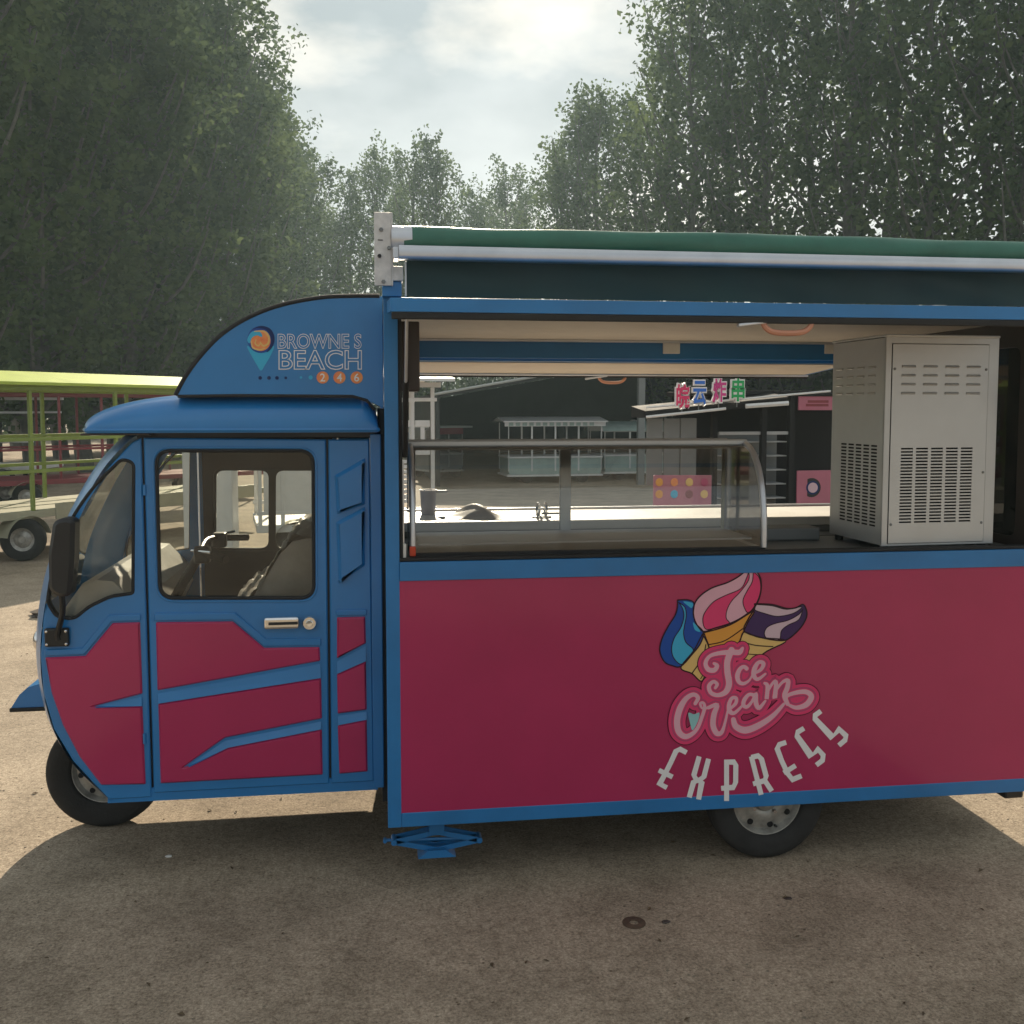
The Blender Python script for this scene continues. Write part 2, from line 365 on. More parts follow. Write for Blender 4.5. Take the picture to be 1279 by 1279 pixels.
for i, (px, D, yt) in enumerate([(-75, 21, -330), (40, 25, -230), (105, 29, -190), (165, 30, -120), (215, 36, -70), (262, 40, -8), (305, 47, 62), (345, 56, 132), (378, 66, 190), (-10, 33, -150), (75, 37, -120), (140, 42, -60), (200, 47, -10), (20, 46, -40), (-60, 42, -60)]):
    tree(px, D, yt, VAR_D[i % 3], 1.18, GL, 'poplars behind the lime cart')
GC = 'distant poplar showing above the awning bracket, in the gap between the tall rows'
for i, (px, D, yt) in enumerate([(408, 76, 258), (440, 72, 218), (475, 70, 192), (520, 66, 188), (546, 65, 172), (590, 76, 240), (630, 74, 210), (652, 78, 236), (500, 84, 225), (612, 88, 250)]):
    tree(px, D, yt, VAR_O[i % 3], 1.0, GC, 'distant poplars in the gap')
GR = 'tall open-crowned poplar in the row behind the green awning'
for i, (px, D, yt) in enumerate([(702, 58, 176), (720, 54, 130), (744, 53, 118), (792, 49, 118), (835, 42, 30), (862, 38, -28), (905, 37, -60), (952, 35, -85), (1005, 34, -105), (1056, 31, -130), (1105, 33, -110), (1157, 29, -160), (1216, 28, -170), (1268, 27, -180), (1330, 26, -180)]):
    tree(px, D, yt, VAR_O[(i+1) % 3], 1.04, GR, 'poplars behind the awning')
# undergrowth that closes the foot of the rows
cs = []; rs = []
for px, D, hh in [(x, 50+22*math.sin(math.pi*(x+300)/2100), 3.2) for x in range(-350, 1850, 14)]:
    p = at(px, 510, D=D+rng.normal()*2)
    for q in range(7):
        k = .9+rng.random()*.6; cs.append([p.x+rng.normal()*.7, p.y+rng.normal()*1.2, .5+hh*rng.random()**.8]); rs.append([k, k, k*.8])
um = quads_mesh('undergrowth', leaf_cloud(np.array(cs), np.array(rs), 60, .26, rng), M_LEAF2)
uo = bpy.data.objects.new('undergrowth', um); COL.objects.link(uo); stuff(uo)
tag(uo, 'dark green undergrowth filling the foot of the poplar rows', 'undergrowth')

# ================================================================== FOOD TRUCK
BW = 1.62; BL = 2.705; ZB = .195; ZR0, ZR1 = 1.150, 1.222; ZT = 2.21; YC0, YC1 = .18, 1.40
T = thing('food_truck', 'blue and crimson three-wheeled ice cream truck with its serving side open', 'food truck', (.6, .81, 0))
CW = .052
# --- box frame
box('lower_rail', M_BLUE2, T, CW, BL-CW, 0, .05, ZB, .252)
box('counter_rail', M_BLUE2, T, CW, BL-CW, -.006, .05, ZR0, ZR1)
for x in (0, BL-CW): box('corner_post', M_BLUE2, T, x, x+CW, 0, .055, ZB, ZT)
for x in (0, BL-CW): box('corner_post', M_BLUE2, T, x, x+CW, BW-.055, BW, ZB, ZT)
box('header_beam', M_BLUE2, T, CW, BL-CW, .002, .045, 2.135, ZT)
fb = box('header_beam', M_BLUE2, T, CW, BL-CW, BW-.045, BW, 2.068, 2.165)
box('roof', M_CREAM, T, .004, BL-.004, .004, BW-.004, 2.168, 2.206)
box('floor', M_GREY, T, .01, BL-.01, .012, BW-.012, ZB+.004, .25)
box('bulkhead', M_BLUE2, T, .006, .03, .056, BW-.056, .252, 2.165)
MB().plate([(.056, .252), (BW-.056, .252), (BW-.056, 2.165), (.056, 2.165)], [rpoly([(.16, 1.25), (BW-.16, 1.25), (BW-.16, 2.06), (.16, 2.06)], .05)], BL-.03, .024, .002, fn=lambda u, w, v: (w, u, v)).build('rear_wall', M_BRN, T)
MB().box(BL-.02, BL-.016, .15, BW-.15, 1.24, 2.07).build('rear_window', M_TINT, T)
box('far_wall', M_WHITE, T, CW, BL-CW, BW-.03, BW-.004, .252, 1.225)
for z in (.45, .62): pass
sp = MB().plate([(CW-.002, .248), (BL-CW+.002, .248), (BL-CW+.002, ZR0+.004), (CW-.002, ZR0+.004)], [], .0018, .018, .0005).build('side_panel', M_PINK, T)
sp['label'] = 'crimson lower side panel with ice cream lettering'
# --- printed emblem and lettering on the side panel
YL = .0012
def ribbon(mb, pts, w, y, Y0=0.0, n=5, closed=False, sm=True, caps=True):
    """a stroke of width w (photo pixels on the panel plane) with round ends"""
    if sm: P = smooth_path([Vector((*p, 0)) for p in pts], n, closed)
    else: P = [Vector((*p, 0)) for p in pts]
    k = len(P); ws = w if isinstance(w, (list, tuple)) else None
    Lp = []; Rp = []
    for i in range(k):
        t = (P[(i+1) % k]-P[i-1]) if closed else (P[min(i+1, k-1)]-P[max(i-1, 0)])
        if t.length < 1e-6: t = Vector((1, 0, 0))
        t.normalize(); nn = Vector((-t.y, t.x, 0))
        if ws:
            f = i/(k-1)*(len(ws)-1); q = min(int(f), len(ws)-2); ww = ws[q]+(ws[q+1]-ws[q])*(f-q)
        else: ww = w
        m = 1.0
        if not sm and 0 < i < k-1:
            a = (P[i]-P[i-1]).normalized(); b = (P[i+1]-P[i]).normalized(); m = 1/max(.55, math.sqrt((1+a.dot(b))/2))
        Lp.append(P[i]+nn*ww*.5*m); Rp.append(P[i]-nn*ww*.5*m)
    def X(p, q=0): a = at(p.x, p.y, Y=Y0); return (a.x, y-.0000008*q, a.z)
    vs = [X(p, i) for i, p in enumerate(Lp)]+[X(p, i) for i, p in enumerate(Rp)]; fs = [(i, (i+1) % k, k+(i+1) % k, k+i) for i in range(k if closed else k-1)]
    mb.add(vs, fs)
    if caps and not closed:
        for c, l, sg in ((P[0], Lp[0], 1), (P[-1], Lp[-1], -1)):
            r = (l-c); q0 = 0 if sg > 0 else k-1; vv = [X(c, q0)]
            for j in range(9):
                a = sg*math.pi*j/8; q = Vector((r.x*math.cos(a)-r.y*math.sin(a), r.x*math.sin(a)+r.y*math.cos(a), 0)); vv.append(X(c+q, q0))
            mb.add([(v[0], v[1]-.000002, v[2]) for v in vv], [(0, j, j+1) for j in range(1, 9)])
def fillpoly(mb, pts, y, Y0=0.0, n=5, sm=True):
    P = smooth_path([Vector((*p, 0)) for p in pts], n, True) if sm else [Vector((*p, 0)) for p in pts]
    vs = []
    for p in P: a = at(p.x, p.y, Y=Y0); vs.append((a.x, y, a.z))
    mb.add(vs, [t for t in tessellate_polygon([[Vector((v[0], v[2], 0)) for v in vs]])])
def front(mb, name, mat, parent):                       # printed film faces the street
    o = mb.build(name, mat, parent, fix=False)
    bm = bmesh.new(); bm.from_mesh(o.data)
    for f in bm.faces:
        f.normal_update()
        if f.normal.y > 0: f.normal_flip()
    bm.to_mesh(o.data); bm.free(); return o
A = lambda l: [(820+u/6.09, 700+v/6.09) for u, v in l]
B = lambda l: [(820+u/5.116, 800+v/5.116) for u, v in l]
emb = []
def film(name, mat, lay, polys=(), strokes=(), conv=A, par=sp, Y0=0.0, sm=True):
    mb = MB(); y = YL+Y0-.0004*lay; k = 0
    for p in polys: fillpoly(mb, conv(p), y-.00001*k, Y0, sm=sm); k += 1
    for p, w in strokes: ribbon(mb, conv(p), w, y-.00001*k, Y0, sm=sm); k += 1
    return front(mb, name, mat, par)
cl = [(350, 560), (400, 670), (385, 800), (345, 918), (270, 860), (185, 815), (280, 690)]
crr = [(640, 600), (668, 545), (780, 585), (985, 610), (840, 690), (720, 775), (600, 800), (590, 700)]
cm_ = [(360, 550), (560, 490), (740, 385), (690, 480), (630, 620), (610, 700), (420, 700), (395, 640)]
bs = [(160, 302), (240, 300), (285, 325), (280, 400), (300, 480), (355, 545), (335, 630), (270, 715), (185, 805), (120, 800), (60, 770), (25, 690), (40, 600), (90, 500), (140, 420), (158, 360)]
bl = [(170, 320), (215, 355), (226, 420), (212, 500), (206, 560), (225, 625), (280, 680), (240, 750), (185, 790), (130, 740), (115, 670), (135, 590), (185, 510), (208, 430), (200, 370)]
pk = [(690, 65), (745, 75), (787, 125), (797, 200), (780, 290), (740, 365), (690, 405), (620, 450), (540, 485), (440, 515), (360, 540), (308, 490), (280, 410), (290, 330), (335, 268), (420, 210), (540, 168), (630, 118)]
h1 = [(702, 85), (700, 150), (640, 235), (570, 310), (535, 380), (530, 440), (552, 482), (440, 515), (375, 522), (352, 465), (365, 400), (430, 318), (520, 268), (640, 215), (682, 140)]
h2 = [(735, 85), (780, 130), (792, 220), (764, 315), (702, 397), (668, 360), (658, 300), (690, 230), (728, 160)]
pu = [(745, 330), (880, 335), (990, 365), (1060, 360), (1118, 335), (1145, 410), (1112, 490), (1050, 560), (985, 605), (900, 606), (780, 582), (665, 535), (700, 440), (745, 370)]
p1 = [(760, 335), (880, 345), (990, 372), (1105, 352), (1040, 402), (920, 425), (820, 402), (748, 375)]
p2 = [(1112, 372), (1082, 450), (1000, 492), (950, 535), (933, 602), (850, 598), (820, 560), (840, 510), (900, 480), (1000, 455), (1080, 412)]
film('emblem_cone', P_TAN, 1, [cl, crr]); film('emblem_cone', P_ORNG, 2, [cm_])
film('emblem_swirl', P_BLUE, 1.5, [bs]); film('emblem_swirl', P_CYAN, 2.2, [bl, [(205, 312), (275, 325), (268, 362), (240, 345)], [(280, 470), (335, 540), (292, 528)]])
film('emblem_swirl', P_PURP, 1.5, [pu]); film('emblem_swirl', P_LILAC, 2.2, [p1, p2])
film('emblem_swirl', P_PALE, 3, [pk]); film('emblem_swirl', P_HOT, 3.5, [h1, h2])
ol = [(x+[x[0]], 1.7) for x in (bs, pk, pu)]+[(x+[x[0]], 1.1) for x in (bl, h1, h2, p1, p2)]
film('emblem_outline', P_BLACK, 4, strokes=[(x+[x[0]], 1.6) for x in (cl, crr, cm_)]+ol+[([(400, 640), (520, 610), (655, 520)], 1.3), ([(640, 615), (750, 645), (885, 655)], 1.3), ([(600, 700), (700, 712), (790, 718)], 1.1), ([(600, 752), (690, 765), (740, 758)], 1.0), ([(375, 640), (350, 740), (270, 858)], 1.3), ([(360, 860), (335, 900)], 1.0)])
ICE = [([(548, 48), (528, 74), (480, 74), (400, 80), (338, 100), (312, 145), (330, 184), (368, 188), (386, 160), (366, 146)], [4, 8, 8, 6, 5, 6, 7, 7, 6, 4]),
       ([(478, 60), (452, 130), (452, 200), (462, 275), (440, 328), (390, 348), (346, 332), (334, 290), (362, 262), (386, 278), (374, 302)], [9, 9, 9, 9, 8, 6, 6, 6, 5, 5, 4]),
       ([(574, 178), (556, 166), (530, 184), (515, 226), (526, 264), (556, 274), (592, 252), (612, 214)], [6, 5, 6, 7, 6, 5, 3, 2]),
       ([(612, 214), (664, 186), (682, 146), (652, 138), (626, 176), (620, 222), (646, 246), (694, 212)], [3, 5, 6, 5, 7, 7, 5, 3]),
       ([(246, 402), (264, 366), (236, 344), (190, 368), (150, 430), (130, 510), (140, 580), (180, 612), (226, 596), (262, 556), (288, 490), (306, 430), (298, 398), (278, 402), (292, 432), (330, 428)], [5, 6, 6, 7, 9, 9, 9, 8, 6, 5, 5, 5, 4, 4, 3, 4]),
       ([(330, 428), (386, 410), (366, 470), (360, 540), (382, 590), (412, 588), (432, 540), (454, 446)], [5, 6, 8, 8, 8, 6, 4, 3]),
       ([(454, 446), (502, 404), (508, 368), (480, 368), (462, 408), (466, 450), (496, 462), (548, 414)], [3, 5, 5, 5, 6, 7, 5, 3]),
       ([(626, 350), (590, 344), (560, 378), (554, 412), (578, 422), (610, 386), (634, 338), (634, 398), (654, 430), (694, 384)], [5, 5, 6, 6, 5, 4, 5, 7, 6, 3]),
       ([(690, 272), (708, 290), (702, 372), (706, 330), (742, 270), (762, 268), (754, 364), (756, 328), (800, 268), (838, 254), (834, 300), (816, 352), (836, 404)], [4, 6, 6, 4, 4, 6, 7, 4, 4, 6, 7, 7, 6]),
       ([(836, 396), (830, 356), (890, 332), (956, 328), (988, 358), (956, 408), (894, 428), (846, 412)], [4, 5, 6, 7, 8, 8, 6, 4]),
       ([(812, 404), (740, 482), (650, 542), (566, 572), (506, 548), (490, 504)], [4, 7, 9, 10, 9, 7])]
def wid(w, add): return [q+add for q in w]
film('lettering_outline', P_BLACK, 5, strokes=[(p, wid(w, 14.5)) for p, w in ICE], conv=B)
film('lettering_halo', P_HOT, 6.2, strokes=[(p, wid(w, 12.6)) for p, w in ICE], conv=B)
film('lettering_halo', P_ROSE, 7.4, strokes=[(p, wid(w, 5.0)) for p, w in ICE], conv=B)
film('lettering', P_HOT, 8.4, strokes=[(p, wid(w, 1.3)) for p, w in ICE], conv=B)
film('lettering', P_PALE, 9.4, strokes=[(p, [q*.86 for q in w]) for p, w in ICE], conv=B)
film('emblem_drop', P_TEAL, 10.2, [[(202, 462), (238, 470), (272, 460), (266, 508), (230, 572), (214, 530)]], conv=B)
EXP = [[(192, 716), (150, 694), (124, 706), (90, 780), (50, 860), (20, 915), (66, 940)], [(14, 828), (102, 872)],
       [(272, 740), (238, 860), (252, 886), (288, 906), (268, 1015)], [(332, 755), (302, 870), (272, 892), (236, 904), (208, 1002)],
       [(447, 760), (447, 1025)], [(447, 776), (494, 776), (506, 796), (505, 905), (490, 938), (412, 944)],
       [(605, 740), (668, 985)], [(605, 746), (648, 736), (670, 756), (700, 866), (690, 895), (616, 916)], [(690, 893), (736, 962)],
       [(828, 650), (784, 664), (770, 690), (800, 770), (838, 850), (868, 888), (926, 864)], [(812, 846), (888, 798)],
       [(942, 560), (902, 584), (896, 608), (985, 736), (1030, 694), (1064, 732), (1060, 765), (1020, 796)],
       [(1050, 450), (1012, 478), (1010, 498), (1120, 616), (1165, 566), (1210, 608), (1204, 636), (1164, 670)]]
for i, grp in enumerate(((0, 1), (2, 3), (4, 5), (6, 7, 8), (9, 10), (11,), (12,))):
    mb = MB(); 
    for k, q in enumerate(grp): ribbon(mb, B(EXP[q]), 6.2, -.0012-.00002*k, 0.0, sm=False, caps=False)
    front(mb, 'letter', P_WHITE, sp)

# --- flaps (serving hatches hinged at the header beams, raised flat)
def flap(y0, y1, zh0, zo0, th, hpx, sgn):
    f = MB(); a = .012
    vs = []
    for x in (.012, BL-.012):
        vs += [(x, y0, zh0), (x, y0, zh0+th), (x, y1, zo0), (x, y1, zo0+th)]
    f.add(vs, [(0, 1, 3, 2), (4, 6, 7, 5), (0, 4, 5, 1), (2, 3, 7, 6), (0, 2, 6, 4), (1, 5, 7, 3)])
    o = f.build('hatch_flap', M_BLUE2, T)
    q = MB(); e = .05*(-1 if y1 < y0 else 1)
    q.add([(.05, y0+e, zh0-.003+(zo0-zh0)*abs(e/(y1-y0))), (BL-.05, y0+e, zh0-.003+(zo0-zh0)*abs(e/(y1-y0))), (BL-.05, y1-e, zo0-.003-(zo0-zh0)*abs(e/(y1-y0))), (.05, y1-e, zo0-.003-(zo0-zh0)*abs(e/(y1-y0)))], [(0, 1, 2, 3)])
    q.build('lining', M_CREAM, o)
    box('rubber_seal', M_RUB, o, .016, BL-.016, min(y1, y1-e*.45), max(y1, y1-e*.45), zo0-.022, zo0-.001)
    box('edge_strip', M_ALU, o, .02, BL-.02, min(y1-e*.5, y1-e*.8), max(y1-e*.5, y1-e*.8), zo0-.012, zo0-.001)
    hx = hpx; hw = .085; hy = y1-e*.25
    pts = smooth_path([(hx-hw, hy, zo0-.005), (hx-hw*.9, hy, zo0-.032), (hx-hw*.5, hy, zo0-.05), (hx+hw*.5, hy, zo0-.05), (hx+hw*.9, hy, zo0-.032), (hx+hw, hy, zo0-.005)], 5)
    MB().tube(pts, .0095, 8).build('pull_handle', M_ORG, o, smooth=True)
    lx = hx-.10
    MB().box(lx-.07, lx+.07, hy-.012, hy+.012, -.006, .006, b=.004, M=Matrix.Translation((0, 0, zo0-.020)) @ Matrix.Translation((lx, 0, 0)) @ Matrix.Rotation(R(-8), 4, 'Y') @ Matrix.Translation((-lx, 0, 0))).build('latch_rod', M_ALU, o)
    return o
nf = flap(-.012, -.65, 2.150, 2.096, .042, at(984, 400, Y=-.64).x, -1)
ff = flap(BW+.012, BW+.68, 2.055, 2.01, .036, at(765, 462, Y=BW+.66).x, 1)
for x, y0, y1, zl, zh in ((.075, .02, -.30, 1.62, 2.118), (BL-.07, .02, -.34, 1.74, 2.112)):
    g1 = MB(); a = Vector((x, y0, zl)); b = Vector((x, y1, zh)); md = a.lerp(b, .55)
    o = g1.tube([a, md], .011, 10).build('gas_strut', M_BLUE2 if x > 1 else M_BLACK, T, smooth=True)
    MB().tube([md, b], .006, 8).build('rod', M_ALU, o, smooth=True)
# jamb fittings
MB().tube([(.066, .03, 1.27), (.066, .03, 1.60)], .006, 8).build('jamb_rod', M_ALU, T, smooth=True)
box('rod_socket', M_WHITE, T, .055, .078, .02, .045, 1.225, 1.29, b=.006)
box('jamb_seal', M_RUB, T, CW, CW+.014, .012, .05, 1.222, 2.134)
x0, z0 = xz(505, 402, .12); x1, z1 = xz(524, 489, .12)
jb = box('junction_box', M_BRN, T, .034, x1, .09, .24, z1, z0, b=.006)
# ceiling fittings
for px in (838, 1040):
    a = at(px-10, 416, Y=BW-.05); b = at(px+11, 442, Y=BW-.05)
    so_ = box('power_socket', M_WHITE, T, a.x, b.x, BW-.058, BW-.046, b.z, min(a.z, 2.163), b=.004)
    for k in range(3):
        xx = a.x+(b.x-a.x)*(.3+.2*k); box('slot', M_BLACK, so_, xx-.006, xx+.006, BW-.0595, BW-.0575, b.z+(a.z-b.z)*.62, b.z+(a.z-b.z)*.72, b=0)
box('ceiling_trim', M_ALU, T, CW, BL-CW, BW-.075, BW-.047, 2.155, 2.1675)
# --- interior worktops
fc = box('far_counter', M_WHITE, T, .035, BL-.035, 1.06, BW-.032, 1.205, 1.25, b=.006)
box('counter_lip', M_ALU, T, .036, BL-.036, BW-.045, BW-.012, 1.252, 1.262)
for i in range(5):
    xa = .036+i*.516; d = box('cupboard_door', M_LGREY, T, xa+.004, xa+.508, 1.075, 1.095, .42, 1.17, b=.004)
    box('finger_pull', M_BLACK, d, xa+.05, xa+.46, 1.070, 1.0765, 1.135, 1.15, b=.002)
box('far_cabinet', M_GREY, T, .04, BL-.04, 1.096, BW-.033, .252, 1.204)
wt = box('worktop', M_GREY, T, .035, BL-.035, .052, .60, 1.19, 1.212, b=.004)
box('near_cabinet', M_GREY, T, .04, BL-.04, .052, .56, .252, 1.189)
box('worktop_edge', M_RUB, T, CW, BL-CW, .0, .05, ZR1+.001, ZR1+.014, b=.004)
# --- awning
aw = MB()
NS = 90
vs = []
for i in range(NS+1):
    x = .075+(BL+.15-.075)*i/NS
    for j in range(20):
        a = 2*math.pi*j/20; rr = .050+.0030*math.sin(x*3.1+a*2)+.0018*math.sin(x*11+a*3+1)+.003*(a > 4.2)*(a < 5.2)
        vs.append((x, -.03+rr*math.cos(a)*.95, 2.415+rr*math.sin(a)))
aw.add(vs, [(i*20+j, i*20+(j+1) % 20, (i+1)*20+(j+1) % 20, (i+1)*20+j) for i in range(NS) for j in range(20)])
ao = aw.build('awning_roll', M_GRN, T, smooth=True)
MB().lathe([(.0, 0), (.048, 0), (.048, .075), (.0, .075)], (.03, -.03, 2.415), 'X', 24).build('end_cap', M_ALU, ao, smooth=True)
fbz = MB().prism([(0, 0)], 0, 0) if False else MB()
prof = rpoly([(-.135, 2.332), (-.075, 2.332), (-.075, 2.378), (-.12, 2.384), (-.138, 2.366)], .012, 4)
k = len(prof); xs = (.055, BL+.15)
fbz.add([(x, y, z) for x in xs for y, z in prof], [tuple(range(k)), tuple(range(2*k-1, k-1, -1))]+[(i, (i+1) % k, k+(i+1) % k, k+i) for i in range(k)])
fbz.build('awning_bar', M_ALU, T, smooth=True)
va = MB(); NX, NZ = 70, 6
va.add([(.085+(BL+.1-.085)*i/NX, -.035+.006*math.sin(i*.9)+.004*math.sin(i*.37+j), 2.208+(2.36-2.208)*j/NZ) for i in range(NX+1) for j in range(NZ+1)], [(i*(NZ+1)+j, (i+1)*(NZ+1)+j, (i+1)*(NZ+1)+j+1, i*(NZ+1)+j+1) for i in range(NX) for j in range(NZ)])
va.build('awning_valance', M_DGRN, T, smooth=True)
box('valance_edge', M_ALU, T, .078, .084, -.05, -.02, 2.208, 2.335, b=.001)
x0, z0 = xz(467, 265, -.06); x1, z1 = xz(489, 357, -.06)
br = box('awning_bracket', M_GALV, T, x0, x1, -.064, -.056, z1, z0, b=.002)
box('bracket_flange', M_GALV, br, x1, x1+.006, -.064, .05, z1, z0, b=.002)
for px, py in ((476, 287), (479, 352), (486, 310), (474, 320)):
    x, z = xz(px, py, -.06); MB().lathe([(0, -.009), (.007, -.009), (.008, -.004), (.008, 0)], (x, -.064, z), 'Y', 6).build('bolt', M_GREY if py != 320 else M_BLACK, br)
x, z = xz(474, 300, -.06); box('slot', M_DARK, br, x-.006, x+.012, -.0655, -.0635, z-.0015, z+.0015, b=0)
box('awning_post', M_BLUE2, T, -.004, .066, -.05, .04, 2.207, 2.262)
box('motor_housing', M_GALV, T, .032, .072, -.062, .02, 2.262, 2.315, b=.004)
box('awning_arm', M_ALU, T, .034, .055, -.12, -.02, 2.335, 2.375, b=.003)

# --- wheels
GZ = -.045      # the yard surface lies a little lower than the truck's datum
def wheel(c, r, w, rr):
    wt = bpy.data.objects.new('wheel', None); COL.objects.link(wt); wt.parent = T; wt.location = Vector(c)-T.location; wt.empty_display_size = .05
    h = w/2
    pr = [(rr*.97, -h*.70), (rr*1.06, -h*.9), (r*.86, -h*1.0), (r*.94, -h*.93), (r*.985, -h*.78), (r, -h*.5), (r, -h*.2), (r*.985, -h*.18), (r*.985, -h*.06), (r, -h*.04), (r, h*.04), (r*.985, h*.06), (r*.985, h*.18), (r, h*.2), (r, h*.5), (r*.985, h*.78), (r*.94, h*.93), (r*.86, h), (rr*1.06, h*.9), (rr*.97, h*.7)]
    MB().lathe(pr, c, 'Y', 56, closed=True).build('tyre', M_TYRE, wt, smooth=True, ang=60)
    rp = [(rr*1.02, -h*.78), (rr*1.03, -h*.70), (rr*.95, -h*.66), (rr*.90, -h*.45), (rr*.86, -h*.28), (rr*.72, -h*.30), (rr*.60, -h*.44), (rr*.45, -h*.46), (rr*.36, -h*.36), (rr*.30, -h*.62), (rr*.18, -h*.66), (0, -h*.66)]
    ro = MB().lathe(rp, c, 'Y', 48).build('rim', M_RIM, wt, smooth=True, ang=35)
    for i in range(8):
        a = i*math.pi/4+.2; p = Vector(c)+Vector((math.cos(a)*rr*.76, -h*.31, math.sin(a)*rr*.76))
        MB().lathe([(0, -.002), (rr*.085, -.002), (rr*.085, .001)], p, 'Y', 14).build('vent_hole', M_DARK, ro)
    for i in range(4):
        a = i*math.pi/2+.6; p = Vector(c)+Vector((math.cos(a)*rr*.42, -h*.46, math.sin(a)*rr*.42))
        MB().lathe([(0, -.012), (.008, -.012), (.009, -.008), (.009, .002)], p, 'Y', 6).build('lug_nut', M_CHR, ro)
    p = Vector(c)+Vector((rr*.30, -h*.5, -rr*.80)); MB().tube([p+Vector((0, .02, 0)), p+Vector((-.004, -.012, .008))], .005, 6).build('valve', M_BLACK, ro)
    return wt
wheel((1.545, .10, GZ+.242), .242, .125, .150); wheel((1.545, BW-.10, GZ+.242), .242, .125, .150); wheel((-1.225, .80, GZ+.25), .25, .13, .145)
MB().tube([(1.545, .16, .197), (1.545, BW-.16, .197)], .04, 12).build('axle', M_BLACK, T, smooth=True)
for y in (.45, BW-.45): box('chassis_rail', M_BLACK, T, .05, BL-.05, y-.03, y+.03, .17 if y > 0 else 0, .194)
fk = MB(); 
for y in (.72, .90): fk.tube([(-1.225, y-.01, .205), (-1.12, y-.01, .62)], .018, 8)
fk.build('fork', M_BLACK, T, smooth=True)
# rear bumper stub
a = at(1258, 1005, Y=.1); box('rear_step', M_BLACK, T, BL-.10, BL-.012, .06, .13, .140, .192, b=.01)
# --- scissor jack
J = bpy.data.objects.new('scissor_jack', None); COL.objects.link(J); J.parent = T
jc = at(545, 1046, Y=.12); J.location = Vector((jc.x, .12, 0))-T.location
def jp(px, py): p = at(px, py, Y=.12); return Vector((p.x, .12, p.z))
top, bot, lf, rt = jp(545, 1036), jp(545, 1058), jp(492, 1049), jp(598, 1046)
for y in (-.022, .022):
    for a, b in ((top, lf), (top, rt), (bot, lf), (bot, rt)):
        d = (b-a); q = a+d*.0; nn = Vector((-d.z, 0, d.x)).normalized()*.010
        yy = .12+y
        mb = MB(); pts = [(a+nn), (a-nn), (b-nn), (b+nn)]
        mb.add([(p.x, yy-.003, p.z) for p in pts]+[(p.x, yy+.003, p.z) for p in pts], [(0, 1, 2, 3), (7, 6, 5, 4), (0, 4, 5, 1), (1, 5, 6, 2), (2, 6, 7, 3), (3, 7, 4, 0)])
        mb.build('arm', M_BLUE2, J)
MB().tube([lf+Vector((-.03, 0, 0)), rt], .007, 8).build('screw', M_BLUE2, J, smooth=True)
for p in (lf, rt): MB().tube([p+Vector((0, -.03, 0)), p+Vector((0, .03, 0))], .012, 10).build('pivot', M_BLUE2, J, smooth=True)
MB().tube([lf+Vector((-.035, -.012, 0)), lf+Vector((-.035, .012, 0))], .008, 8).build('crank_eye', M_BLUE2, J)
box('top_bracket', M_BLUE2, J, top.x-.03, top.x+.03, .09, .15, top.z-.012, ZB, b=.003)
MB().prism([(bot.x-.075, bot.z-.022), (bot.x+.075, bot.z-.022), (bot.x+.06, bot.z-.012), (bot.x+.035, bot.z+.008), (bot.x-.035, bot.z+.008), (bot.x-.06, bot.z-.012)], .07, .17).build('base_plate', M_BLUE2, J)

# ------------------------------------------------------------------ cab
def cx(pts, Y=YC0): return [xz(a, b, Y) for a, b in pts]
prof_px = [(168, 541), (150, 549), (120, 580), (95, 620), (70, 670), (51, 720), (41, 768), (37, 818), (41, 866), (54, 914), (78, 955), (103, 981), (128, 1003)]
prof = [Vector((*p, 0)) for p in cx(prof_px)]; prof = [(p.x, p.y) for p in smooth_path(prof, 4)]
NV = 22; sh = MB(); ws = MB(); grid = []
for u, (x, z) in enumerate(prof):
    row = []
    for v in range(NV+1):
        t = 2*v/NV-1; bul = .12*(1-abs(t)**2.6); row.append((x+.037-bul, YC0+.004+(YC1-YC0-.008)*v/NV, z))
    grid.append(row)
flat = [p for r in grid for p in r]; Wd = NV+1
fw = []; fs2 = []
for u in range(len(grid)-1):
    for v in range(NV):
        f = (u*Wd+v, u*Wd+v+1, (u+1)*Wd+v+1, (u+1)*Wd+v)
        (fw if (3 <= u < 25 and 6 <= v < NV-6) else fs2).append(f)
MB().add(flat, fs2).build('front_shell', M_BLUE, T, smooth=True, ang=60)
MB().add(flat, fw).build('windscreen', M_CGLASS, T, smooth=True, ang=60)
# side skins: front quarter, door, rear quarter on both sides (far side mirrored)
fq = cx([(176, 547), (164, 553), (134, 586), (108, 626), (83, 676), (64, 724), (54, 771), (50, 819), (54, 867), (67, 911), (91, 951), (115, 977), (136, 999), (189, 996)])
fq[0] = (fq[0][0], fq[0][1])
tri = rpoly(cx([(152, 573), (167, 578), (166, 741), (138, 745), (110, 758), (92, 774), (70, 770), (59, 752), (66, 705), (86, 652), (116, 608)]), [.02, .02, .01, .02, .03, .03, .02, .02, .1, .1, .1], 5)
dr = cx([(179, 547), (407, 549), (411, 979), (192, 991)])
dw = rpoly(cx([(195, 563), (391, 563), (392, 747), (200, 747)]), .055, 8)
rq = cx([(410, 549), (461, 549), (467, 976), (414, 979)])
def mir(u, w, v): return (u, YC0+YC1-w, v)
def skin(name, outer, holes, fn=None, ch=.005): return MB().plate(outer, holes, YC0, .016, ch, fn=fn).build(name, M_BLUE, T)
q1 = skin('front_quarter', fq, [tri]); d1 = skin('door', dr, [dw]); r1 = skin('rear_quarter', rq, [])
q2 = skin('front_quarter', fq, [tri], mir)
